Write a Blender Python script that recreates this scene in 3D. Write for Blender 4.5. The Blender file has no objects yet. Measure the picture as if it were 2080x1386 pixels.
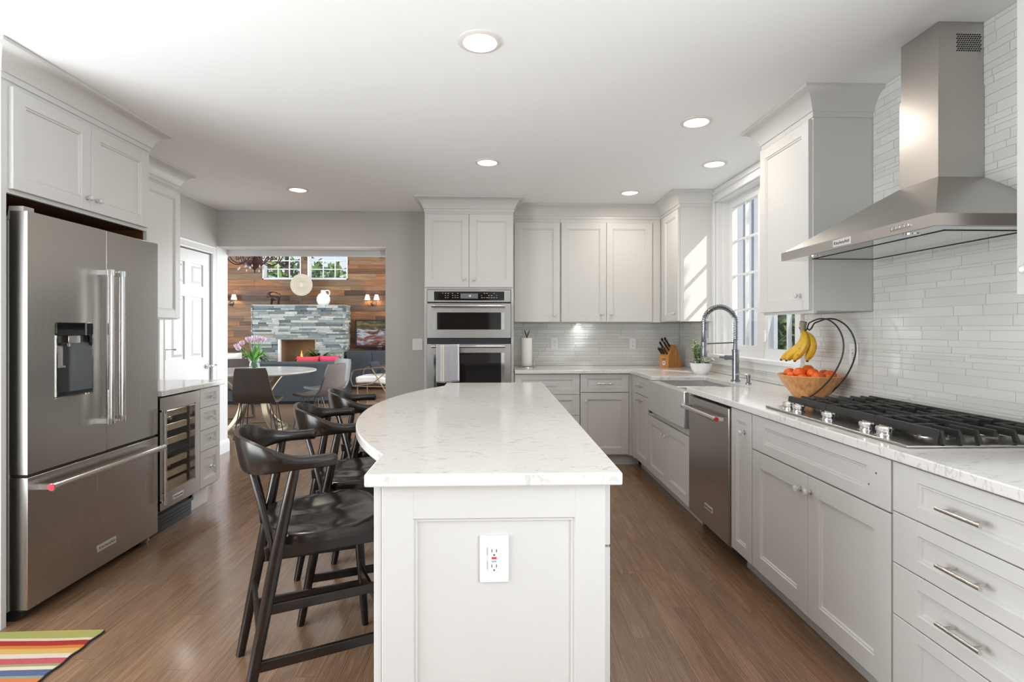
import bpy, bmesh, math, random
from mathutils import Vector, Matrix

SC = bpy.context.scene
COL = SC.collection
PI = math.pi

# ------------------------------------------------------------------ camera
cam_data = bpy.data.cameras.new('camera')
cam = bpy.data.objects.new('camera', cam_data)
COL.objects.link(cam)
cam.location = (0.0, 0.0, 1.30)
cam.rotation_euler = (PI / 2, 0.0, -math.atan2(34, 1080))
cam_data.sensor_width = 36.0
cam_data.lens = 36.0 * 1080.0 / 2080.0
cam_data.shift_y = -25.0 / 2080.0
cam_data.clip_start = 0.05
cam_data.clip_end = 200
SC.camera = cam

# ------------------------------------------------------------------ view + world
SC.view_settings.view_transform = 'Standard'
SC.view_settings.look = 'None'
SC.view_settings.gamma = 1.0
SC.view_settings.exposure = 0.02
SC.cycles.max_bounces = 10
SC.cycles.diffuse_bounces = 6
SC.cycles.glossy_bounces = 5
SC.cycles.transmission_bounces = 6
SC.cycles.transparent_max_bounces = 12
SC.cycles.caustics_reflective = False
SC.cycles.caustics_refractive = False
SC.cycles.sample_clamp_indirect = 6.0

world = bpy.data.worlds.new('sky')
SC.world = world
world.use_nodes = True
_nt = world.node_tree
_nt.nodes.clear()
_o = _nt.nodes.new('ShaderNodeOutputWorld')
_b = _nt.nodes.new('ShaderNodeBackground')
_tc = _nt.nodes.new('ShaderNodeTexCoord')
_sx = _nt.nodes.new('ShaderNodeSeparateXYZ')
_cr = _nt.nodes.new('ShaderNodeValToRGB')
_cr.color_ramp.elements[0].position = 0.0
_cr.color_ramp.elements[0].color = (0.80, 0.86, 0.95, 1)
_cr.color_ramp.elements[1].position = 0.7
_cr.color_ramp.elements[1].color = (0.42, 0.60, 0.92, 1)
_nt.links.new(_tc.outputs['Generated'], _sx.inputs[0])
_nt.links.new(_sx.outputs['Z'], _cr.inputs[0])
_nt.links.new(_cr.outputs[0], _b.inputs['Color'])
_b.inputs['Strength'].default_value = 1.1
_nt.links.new(_b.outputs[0], _o.inputs['Surface'])


def light(name, kind, loc, direction, energy, color=(1, 1, 1), **kw):
    d = bpy.data.lights.new(name, kind)
    d.energy = energy
    d.color = color
    for k, v in kw.items():
        setattr(d, k, v)
    o = bpy.data.objects.new(name, d)
    COL.objects.link(o)
    o.location = loc
    o.rotation_euler = Vector(direction).to_track_quat('-Z', 'Y').to_euler()
    return o


sun = light('sun', 'SUN', (6, -4, 6), (-1.0, 0.90, -1.04), 4.8, (1.0, 0.95, 0.88), angle=0.009)
# area lamps as daylight; those behind and beside the camera are added fill
DAY = (0.895, 0.955, 1.0)
light('added_fill_rear', 'AREA', (1.15, -2.80, 1.15), (-0.15, 1, 1.5), 3, DAY, shape='RECTANGLE', size=1.4, size_y=1.8)  # fill lamp added behind the camera, at an invented rear window
light('added_fill_rear', 'AREA', (-2.2, -2.80, 1.15), (0.15, 1, 1.5), 3, DAY, shape='RECTANGLE', size=1.1, size_y=1.8)  # its left-hand twin, likewise added
light('added_fill_left', 'AREA', (-2.78, 0.65, 1.25), (1, 0.08, 0.3), 132, DAY, shape='RECTANGLE', size=2.4, size_y=1.7)  # main fill, added at an invented window in the left wall
light('added_fill_right', 'AREA', (1.88, -0.35, 1.2), (-1, 0.0, 0.6), 112, DAY, shape='RECTANGLE', size=1.8, size_y=1.7)  # upward-tilted fill, added at an invented window in the right wall
light('daylight_sink_window', 'AREA', (2.16, 4.0, 1.7), (-1, 0.0, 0.25), 4, DAY, shape='RECTANGLE', size=1.15, size_y=1.2)
light('daylight_living_window', 'AREA', (0.40, 8.75, 1.6), (-1, 0, 0.05), 310, (0.90, 0.955, 1.0), shape='RECTANGLE', size=5.0, size_y=2.6)
light('added_fill_living_west', 'AREA', (-7.4, 8.3, 1.9), (1, 0, 0.0), 260, (0.90, 0.955, 1.0), shape='RECTANGLE', size=4.5, size_y=2.3)  # added to brighten the living room; its west window is unseen

# ------------------------------------------------------------------ materials
MATS = {}


def _new(name):
    m = bpy.data.materials.new(name)
    m.use_nodes = True
    nt = m.node_tree
    p = nt.nodes['Principled BSDF']
    MATS[name] = m
    return m, nt, p


def N(nt, kind, **kw):
    n = nt.nodes.new(kind)
    for k, v in kw.items():
        setattr(n, k, v)
    return n


def rgba(c):
    return (c[0], c[1], c[2], 1.0)


def srgb(r, g, b):
    def f(x):
        x /= 255.0
        return x / 12.92 if x <= 0.04045 else ((x + 0.055) / 1.055) ** 2.4
    return (f(r), f(g), f(b))


def set_in(p, **kw):
    for k, v in kw.items():
        k = k.replace('_', ' ')
        if k in p.inputs:
            p.inputs[k].default_value = v


def mat(name, col, rough=0.5, metal=0.0, var=0.06, scale=(6, 6, 6), coat=0.0, bump=0.0, coat_rough=0.1, **kw):
    """Plain surface: base colour with a faint procedural mottle and optional fine bump."""
    m, nt, p = _new(name)
    p.inputs['Roughness'].default_value = rough
    p.inputs['Metallic'].default_value = metal
    p.inputs['Coat Weight'].default_value = coat
    p.inputs['Coat Roughness'].default_value = coat_rough
    set_in(p, **kw)
    tc = N(nt, 'ShaderNodeTexCoord')
    mp = N(nt, 'ShaderNodeMapping')
    mp.inputs['Scale'].default_value = scale
    nz = N(nt, 'ShaderNodeTexNoise')
    nz.inputs['Scale'].default_value = 1.0
    nz.inputs['Detail'].default_value = 3.0
    nt.links.new(tc.outputs['Object'], mp.inputs['Vector'])
    nt.links.new(mp.outputs[0], nz.inputs['Vector'])
    mx = N(nt, 'ShaderNodeMix', data_type='RGBA')
    mx.inputs[6].default_value = rgba([c * (1 - var) for c in col])
    mx.inputs[7].default_value = rgba([min(1, c * (1 + var)) for c in col])
    nt.links.new(nz.outputs['Fac'], mx.inputs[0])
    nt.links.new(mx.outputs[2], p.inputs['Base Color'])
    if bump:
        b = N(nt, 'ShaderNodeBump')
        b.inputs['Strength'].default_value = bump
        b.inputs['Distance'].default_value = 0.002
        nt.links.new(nz.outputs['Fac'], b.inputs['Height'])
        nt.links.new(b.outputs[0], p.inputs['Normal'])
    return m


def glass(name, col=(1, 1, 1), trans=0.92, rough=0.0):
    """Thin pane: mostly see-through with a mirror-like sheen."""
    m, nt, p = _new(name)
    nt.nodes.remove(p)
    out = nt.nodes['Material Output']
    t = N(nt, 'ShaderNodeBsdfTransparent')
    t.inputs[0].default_value = rgba(col)
    g = N(nt, 'ShaderNodeBsdfGlossy')
    g.inputs['Roughness'].default_value = rough
    ge = N(nt, 'ShaderNodeNewGeometry')
    dt = N(nt, 'ShaderNodeVectorMath', operation='DOT_PRODUCT')
    nt.links.new(ge.outputs['Incoming'], dt.inputs[0])
    nt.links.new(ge.outputs['Normal'], dt.inputs[1])
    ab = N(nt, 'ShaderNodeMath', operation='ABSOLUTE')
    nt.links.new(dt.outputs['Value'], ab.inputs[0])
    om = N(nt, 'ShaderNodeMath', operation='SUBTRACT')
    om.inputs[0].default_value = 1.0
    nt.links.new(ab.outputs[0], om.inputs[1])
    pw = N(nt, 'ShaderNodeMath', operation='POWER')
    nt.links.new(om.outputs[0], pw.inputs[0])
    pw.inputs[1].default_value = 5.0
    nz = N(nt, 'ShaderNodeTexNoise')
    nz.inputs['Scale'].default_value = 2.0
    a1 = N(nt, 'ShaderNodeMath', operation='MULTIPLY_ADD')
    a1.inputs[1].default_value = 0.01
    a1.inputs[2].default_value = 0.03
    nt.links.new(nz.outputs['Fac'], a1.inputs[0])
    ad = N(nt, 'ShaderNodeMath', operation='MULTIPLY_ADD')
    ad.inputs[1].default_value = 0.8
    nt.links.new(pw.outputs[0], ad.inputs[0])
    nt.links.new(a1.outputs[0], ad.inputs[2])
    mx = N(nt, 'ShaderNodeMixShader')
    nt.links.new(ad.outputs[0], mx.inputs[0])
    nt.links.new(t.outputs[0], mx.inputs[1])
    nt.links.new(g.outputs[0], mx.inputs[2])
    nt.links.new(mx.outputs[0], out.inputs[0])
    return m


def emit(name, col, strength):
    m, nt, p = _new(name)
    p.inputs['Base Color'].default_value = rgba(col)
    p.inputs['Emission Color'].default_value = rgba(col)
    p.inputs['Emission Strength'].default_value = strength
    return m


def ramp(nt, stops, interp='LINEAR'):
    r = N(nt, 'ShaderNodeValToRGB')
    cr = r.color_ramp
    cr.interpolation = interp
    while len(cr.elements) < len(stops):
        cr.elements.new(0.5)
    for e, (pos, c) in zip(cr.elements, stops):
        e.position = pos
        e.color = rgba(c)
    return r


def island_mat(name, stops, rough=0.3, grain=None, coat=0.0, bump=0.0, grain_amt=0.35, spec=0.5):
    """Colour picked per loose piece (tile, strip, board), with optional directional grain."""
    m, nt, p = _new(name)
    g = N(nt, 'ShaderNodeNewGeometry')
    r = ramp(nt, stops)
    nt.links.new(g.outputs['Random Per Island'], r.inputs[0])
    p.inputs['Roughness'].default_value = rough
    p.inputs['Coat Weight'].default_value = coat
    p.inputs['Specular IOR Level'].default_value = spec
    if grain:
        tc = N(nt, 'ShaderNodeTexCoord')
        mp = N(nt, 'ShaderNodeMapping')
        mp.inputs['Scale'].default_value = grain
        ml = N(nt, 'ShaderNodeVectorMath', operation='SCALE')
        ml.inputs[0].default_value = (37, 17, 53)
        nt.links.new(g.outputs['Random Per Island'], ml.inputs['Scale'])
        ad = N(nt, 'ShaderNodeVectorMath', operation='ADD')
        nt.links.new(tc.outputs['Object'], mp.inputs['Vector'])
        nt.links.new(mp.outputs[0], ad.inputs[0])
        nt.links.new(ml.outputs[0], ad.inputs[1])
        nz = N(nt, 'ShaderNodeTexNoise')
        nz.inputs['Scale'].default_value = 1.0
        nz.inputs['Detail'].default_value = 5.0
        nz.inputs['Distortion'].default_value = 0.6
        nt.links.new(ad.outputs[0], nz.inputs['Vector'])
        mr = N(nt, 'ShaderNodeMapRange')
        mr.inputs['From Min'].default_value = 0.25
        mr.inputs['From Max'].default_value = 0.75
        mr.inputs['To Min'].default_value = 1 - grain_amt
        mr.inputs['To Max'].default_value = 1 + grain_amt
        nt.links.new(nz.outputs['Fac'], mr.inputs[0])
        mx = N(nt, 'ShaderNodeVectorMath', operation='SCALE')
        nt.links.new(r.outputs[0], mx.inputs[0])
        nt.links.new(mr.outputs[0], mx.inputs['Scale'])
        nt.links.new(mx.outputs[0], p.inputs['Base Color'])
        if bump:
            b = N(nt, 'ShaderNodeBump')
            b.inputs['Strength'].default_value = bump
            b.inputs['Distance'].default_value = 0.003
            nt.links.new(nz.outputs['Fac'], b.inputs['Height'])
            nt.links.new(b.outputs[0], p.inputs['Normal'])
    else:
        nt.links.new(r.outputs[0], p.inputs['Base Color'])
    return m


def wood(name, c0, c1, grain=(3, 40, 40), rough=0.35, coat=0.3, bump=0.0, contrast=(0.3, 0.7)):
    m, nt, p = _new(name)
    tc = N(nt, 'ShaderNodeTexCoord')
    mp = N(nt, 'ShaderNodeMapping')
    mp.inputs['Scale'].default_value = grain
    nz = N(nt, 'ShaderNodeTexNoise')
    nz.inputs['Scale'].default_value = 1.0
    nz.inputs['Detail'].default_value = 6.0
    nz.inputs['Distortion'].default_value = 0.8
    nt.links.new(tc.outputs['Object'], mp.inputs['Vector'])
    nt.links.new(mp.outputs[0], nz.inputs['Vector'])
    r = ramp(nt, [(contrast[0], c0), (contrast[1], c1)])
    nt.links.new(nz.outputs['Fac'], r.inputs[0])
    nt.links.new(r.outputs[0], p.inputs['Base Color'])
    p.inputs['Roughness'].default_value = rough
    p.inputs['Coat Weight'].default_value = coat
    p.inputs['Coat Roughness'].default_value = 0.12
    if bump:
        b = N(nt, 'ShaderNodeBump')
        b.inputs['Strength'].default_value = bump
        b.inputs['Distance'].default_value = 0.002
        nt.links.new(nz.outputs['Fac'], b.inputs['Height'])
        nt.links.new(b.outputs[0], p.inputs['Normal'])
    return m


def steel(name, col=(0.56, 0.54, 0.52), rough=0.27, brush=(2, 2, 120), amt=0.10, aniso=0.0):
    m, nt, p = _new(name)
    p.inputs['Metallic'].default_value = 1.0
    p.inputs['Anisotropic'].default_value = aniso
    tc = N(nt, 'ShaderNodeTexCoord')
    mp = N(nt, 'ShaderNodeMapping')
    mp.inputs['Scale'].default_value = brush
    nz = N(nt, 'ShaderNodeTexNoise')
    nz.inputs['Scale'].default_value = 1.0
    nz.inputs['Detail'].default_value = 4.0
    nt.links.new(tc.outputs['Object'], mp.inputs['Vector'])
    nt.links.new(mp.outputs[0], nz.inputs['Vector'])
    mr = N(nt, 'ShaderNodeMapRange')
    mr.inputs['To Min'].default_value = rough - amt * 0.25
    mr.inputs['To Max'].default_value = rough + amt * 0.35
    nt.links.new(nz.outputs['Fac'], mr.inputs[0])
    nt.links.new(mr.outputs[0], p.inputs['Roughness'])
    mx = N(nt, 'ShaderNodeMix', data_type='RGBA')
    mx.inputs[6].default_value = rgba([c * 0.975 for c in col])
    mx.inputs[7].default_value = rgba([c * 1.025 for c in col])
    nt.links.new(nz.outputs['Fac'], mx.inputs[0])
    nt.links.new(mx.outputs[2], p.inputs['Base Color'])
    return m


def floor_mat():
    m, nt, p = _new('oak_floor_boards')
    L = nt.links.new
    tc = N(nt, 'ShaderNodeTexCoord')
    sx = N(nt, 'ShaderNodeSeparateXYZ')
    L(tc.outputs['Object'], sx.inputs[0])

    def M(op, a, b=None):
        n = N(nt, 'ShaderNodeMath', operation=op)
        for i, v in enumerate((a, b)):
            if v is None:
                continue
            if isinstance(v, (int, float)):
                n.inputs[i].default_value = v
            else:
                L(v, n.inputs[i])
        return n.outputs[0]
    row = M('DIVIDE', sx.outputs['X'], 0.083)
    rid = M('FLOOR', row)
    wn = N(nt, 'ShaderNodeTexWhiteNoise', noise_dimensions='1D')
    L(rid, wn.inputs['W'])
    seg = M('ADD', M('DIVIDE', sx.outputs['Y'], 1.25), M('MULTIPLY', wn.outputs['Value'], 7.3))
    sid = M('FLOOR', seg)
    cv = N(nt, 'ShaderNodeCombineXYZ')
    L(rid, cv.inputs[0])
    L(sid, cv.inputs[1])
    wn2 = N(nt, 'ShaderNodeTexWhiteNoise', noise_dimensions='2D')
    L(cv.outputs[0], wn2.inputs['Vector'])
    gv = N(nt, 'ShaderNodeCombineXYZ')
    L(M('MULTIPLY', sx.outputs['X'], 34.0), gv.inputs[0])
    L(M('MULTIPLY', sx.outputs['Y'], 2.6), gv.inputs[1])
    L(M('MULTIPLY', wn2.outputs['Value'], 90.0), gv.inputs[2])
    nz = N(nt, 'ShaderNodeTexNoise')
    nz.inputs['Scale'].default_value = 1.0
    nz.inputs['Detail'].default_value = 7.0
    nz.inputs['Roughness'].default_value = 0.62
    nz.inputs['Distortion'].default_value = 1.6
    L(gv.outputs[0], nz.inputs['Vector'])
    r = ramp(nt, [(0.2, srgb(104, 78, 58)), (0.5, srgb(133, 103, 79)), (0.8, srgb(153, 122, 96))])
    L(nz.outputs['Fac'], r.inputs[0])
    wvv = N(nt, 'ShaderNodeCombineXYZ')
    L(M('MULTIPLY', sx.outputs['X'], 11.0), wvv.inputs[0])
    L(M('MULTIPLY', sx.outputs['Y'], 0.9), wvv.inputs[1])
    L(M('MULTIPLY', wn2.outputs['Value'], 60.0), wvv.inputs[2])
    wv = N(nt, 'ShaderNodeTexWave', wave_type='BANDS', bands_direction='X')
    wv.inputs['Scale'].default_value = 3.2
    wv.inputs['Distortion'].default_value = 9.0
    wv.inputs['Detail'].default_value = 2.5
    wv.inputs['Detail Scale'].default_value = 1.1
    L(wvv.outputs[0], wv.inputs['Vector'])
    wr = N(nt, 'ShaderNodeMapRange')
    wr.inputs['To Min'].default_value = 0.80
    wr.inputs['To Max'].default_value = 1.10
    L(wv.outputs['Fac'], wr.inputs[0])
    tone = N(nt, 'ShaderNodeMapRange')
    tone.inputs['To Min'].default_value = 0.88
    tone.inputs['To Max'].default_value = 1.10
    L(wn2.outputs['Value'], tone.inputs[0])
    sc = N(nt, 'ShaderNodeVectorMath', operation='SCALE')
    L(r.outputs[0], sc.inputs[0])
    # seam between boards
    fr = M('FRACT', row)
    e1 = M('LESS_THAN', fr, 0.018)
    fs = M('FRACT', seg)
    e2 = M('LESS_THAN', fs, 0.0016)
    edge = M('MAXIMUM', e1, e2)
    dk = M('SUBTRACT', 1.0, M('MULTIPLY', edge, 0.55))
    L(M('MULTIPLY', M('MULTIPLY', tone.outputs[0], wr.outputs[0]), dk), sc.inputs['Scale'])
    L(sc.outputs[0], p.inputs['Base Color'])
    rr = N(nt, 'ShaderNodeMapRange')
    rr.inputs['To Min'].default_value = 0.15
    rr.inputs['To Max'].default_value = 0.26
    L(nz.outputs['Fac'], rr.inputs[0])
    L(rr.outputs[0], p.inputs['Roughness'])
    p.inputs['Coat Weight'].default_value = 0.25
    p.inputs['Coat Roughness'].default_value = 0.15
    b = N(nt, 'ShaderNodeBump')
    b.inputs['Strength'].default_value = 0.25
    b.inputs['Distance'].default_value = 0.002
    L(M('SUBTRACT', M('MULTIPLY', nz.outputs['Fac'], 0.3), edge), b.inputs['Height'])
    L(b.outputs[0], p.inputs['Normal'])
    return m


def quartz_mat():
    m, nt, p = _new('white_quartz')
    L = nt.links.new
    tc = N(nt, 'ShaderNodeTexCoord')
    mp = N(nt, 'ShaderNodeMapping')
    mp.inputs['Scale'].default_value = (1.0, 2.3, 1.0)
    mp.inputs['Rotation'].default_value = (0, 0, 0.5)
    L(tc.outputs['Object'], mp.inputs[0])
    n1 = N(nt, 'ShaderNodeTexNoise')
    n1.inputs['Scale'].default_value = 9.0
    n1.inputs['Detail'].default_value = 6.0
    n1.inputs['Roughness'].default_value = 0.6
    n1.inputs['Distortion'].default_value = 2.2
    L(mp.outputs[0], n1.inputs['Vector'])
    r1 = ramp(nt, [(0.0, (0, 0, 0)), (0.585, (0, 0, 0)), (0.63, (1, 1, 1)), (0.70, (1, 1, 1))])
    L(n1.outputs['Fac'], r1.inputs[0])
    n2 = N(nt, 'ShaderNodeTexNoise')
    n2.inputs['Scale'].default_value = 26.0
    n2.inputs['Detail'].default_value = 4.0
    n2.inputs['Distortion'].default_value = 1.4
    L(mp.outputs[0], n2.inputs['Vector'])
    r2 = ramp(nt, [(0.0, (0, 0, 0)), (0.62, (0, 0, 0)), (0.68, (0.7, 0.7, 0.7)), (1.0, (0.7, 0.7, 0.7))])
    L(n2.outputs['Fac'], r2.inputs[0])
    mxx = N(nt, 'ShaderNodeMath', operation='MAXIMUM')
    L(r1.outputs[0], mxx.inputs[0])
    L(r2.outputs[0], mxx.inputs[1])
    mu = N(nt, 'ShaderNodeMath', operation='MULTIPLY')
    L(mxx.outputs[0], mu.inputs[0])
    mu.inputs[1].default_value = 0.55
    mx = N(nt, 'ShaderNodeMix', data_type='RGBA')
    mx.inputs[6].default_value = rgba((0.70, 0.68, 0.65))
    mx.inputs[7].default_value = rgba((0.44, 0.435, 0.42))
    L(mu.outputs[0], mx.inputs[0])
    L(mx.outputs[2], p.inputs['Base Color'])
    p.inputs['Roughness'].default_value = 0.13
    p.inputs['Specular IOR Level'].default_value = 0.45
    return m


def stripes_mat(name, axis, stripes, total, rough=0.9, bump_scale=400.0):
    """Constant colour bands along one axis: stripes = [(width, colour)...], repeating."""
    m, nt, p = _new(name)
    L = nt.links.new
    tc = N(nt, 'ShaderNodeTexCoord')
    sx = N(nt, 'ShaderNodeSeparateXYZ')
    L(tc.outputs['Object'], sx.inputs[0])
    nz = N(nt, 'ShaderNodeTexNoise')
    nz.inputs['Scale'].default_value = 7.0
    L(tc.outputs['Object'], nz.inputs['Vector'])
    wob = N(nt, 'ShaderNodeMath', operation='MULTIPLY_ADD')
    L(nz.outputs['Fac'], wob.inputs[0])
    wob.inputs[1].default_value = 0.006
    L(sx.outputs[axis], wob.inputs[2])
    dv = N(nt, 'ShaderNodeMath', operation='DIVIDE')
    L(wob.outputs[0], dv.inputs[0])
    dv.inputs[1].default_value = total
    fr = N(nt, 'ShaderNodeMath', operation='FRACT')
    L(dv.outputs[0], fr.inputs[0])
    w = sum(s[0] for s in stripes)
    pos, st = 0.0, []
    for wd, c in stripes:
        st.append((pos, c))
        pos += wd / w
    r = ramp(nt, st, 'CONSTANT')
    L(fr.outputs[0], r.inputs[0])
    L(r.outputs[0], p.inputs['Base Color'])
    p.inputs['Roughness'].default_value = rough
    n2 = N(nt, 'ShaderNodeTexNoise')
    n2.inputs['Scale'].default_value = bump_scale
    L(tc.outputs['Object'], n2.inputs['Vector'])
    b = N(nt, 'ShaderNodeBump')
    b.inputs['Strength'].default_value = 0.5
    b.inputs['Distance'].default_value = 0.002
    L(n2.outputs['Fac'], b.inputs['Height'])
    L(b.outputs[0], p.inputs['Normal'])
    return m


PAINT = mat('greige_cabinet_paint', (0.590, 0.578, 0.556), 0.38, var=0.012)
WHITE = mat('white_trim_paint', (0.72, 0.72, 0.715), 0.35, var=0.01)
CEIL = mat('ceiling_paint', (0.87, 0.87, 0.865), 0.8, var=0.01)
WALLP = mat('grey_wall_paint', (0.50, 0.487, 0.465), 0.7, var=0.012)
DARKGAP = mat('shadow_gap_black', (0.02, 0.018, 0.016), 0.7)
TOEB = mat('toe_kick_paint', (0.60, 0.59, 0.57), 0.5, var=0.02)
INTERIOR = wood('cabinet_interior_wood', srgb(60, 36, 18), srgb(104, 66, 34), (2, 2, 30), 0.5, 0.1)
FLOOR = floor_mat()
QUARTZ = quartz_mat()
TILE = island_mat('glass_mosaic_tile', [(0.0, (0.60, 0.605, 0.572)), (0.5, (0.632, 0.632, 0.602)), (1.0, (0.665, 0.662, 0.636))], 0.10, spec=0.6)
GROUT = mat('tile_grout', (0.55, 0.535, 0.50), 0.85, var=0.04, scale=(30, 30, 30))
STEEL = steel('brushed_stainless', (0.50, 0.475, 0.45), 0.26, (60, 60, 1.5), 0.08)
STEELH = steel('brushed_stainless_hood', (0.52, 0.49, 0.46), 0.33, (3, 3, 60), 0.10)
STEELD = steel('dishwasher_stainless', (0.42, 0.39, 0.37), 0.28, (1.5, 1.5, 80), 0.08)
SINKST = steel('sink_stainless', (0.80, 0.79, 0.775), 0.36, (2, 60, 2), 0.10)
POLISH = steel('polished_steel', (0.72, 0.71, 0.70), 0.08, (30, 30, 30), 0.03)
CHROME = steel('chrome', (0.80, 0.80, 0.80), 0.05, (5, 5, 5), 0.02)
HANDLE = steel('handle_steel', (0.70, 0.685, 0.66), 0.20, (3, 3, 90), 0.06)
NICKEL = steel('brushed_nickel', (0.62, 0.595, 0.56), 0.24, (80, 80, 80), 0.06)
FAUCET = steel('faucet_steel', (0.24, 0.25, 0.27), 0.28, (60, 60, 4), 0.06)
BLACKGL = mat('black_glass', (0.008, 0.008, 0.009), 0.04, var=0.02, Specular_IOR_Level=0.6)
BLACKPL = mat('black_plastic', (0.012, 0.012, 0.013), 0.32, var=0.05)
BLACKME = mat('black_metal', (0.022, 0.021, 0.020), 0.38, var=0.05, Metallic=0.0)
CASTIRON = mat('cast_iron', (0.014, 0.013, 0.012), 0.45, var=0.15, scale=(60, 60, 60), bump=0.1)
CRYSTAL = mat('crystal_knob', (0.92, 0.92, 0.92), 0.05, var=0.01, Transmission_Weight=0.45, IOR=1.5)
WINGLASS = glass('window_pane', (0.97, 0.985, 0.98))
TINTGL = glass('cooler_glass', (0.84, 0.82, 0.78))
CLEARGL = glass('clear_glass', (0.93, 0.96, 0.95))
BADGE = mat('badge_silver', (0.72, 0.72, 0.72), 0.3, 0.6, var=0.02)
BADGETX = mat('badge_lettering', (0.03, 0.03, 0.03), 0.5, var=0.02)
REDMED = mat('red_enamel', (0.55, 0.02, 0.04), 0.25, var=0.05)
PLATE = mat('white_plastic_plate', (0.78, 0.78, 0.78), 0.35, var=0.01)
SLOT = mat('dark_slot', (0.10, 0.10, 0.10), 0.6)
REDBTN = mat('red_button', (0.55, 0.04, 0.04), 0.4)
BLUBTN = mat('blue_button', (0.25, 0.40, 0.50), 0.4)
STOOLW = wood('espresso_stained_wood', (0.005, 0.0035, 0.003), (0.020, 0.012, 0.008), (5, 70, 70), 0.24, 0.0)
STOOLS = wood('espresso_seat_wood', (0.007, 0.005, 0.004), (0.026, 0.016, 0.010), (5, 60, 60), 0.20, 0.15)
LAMP = emit('lit_lamp_lens', (1.0, 0.95, 0.86), 5.0)
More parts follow.
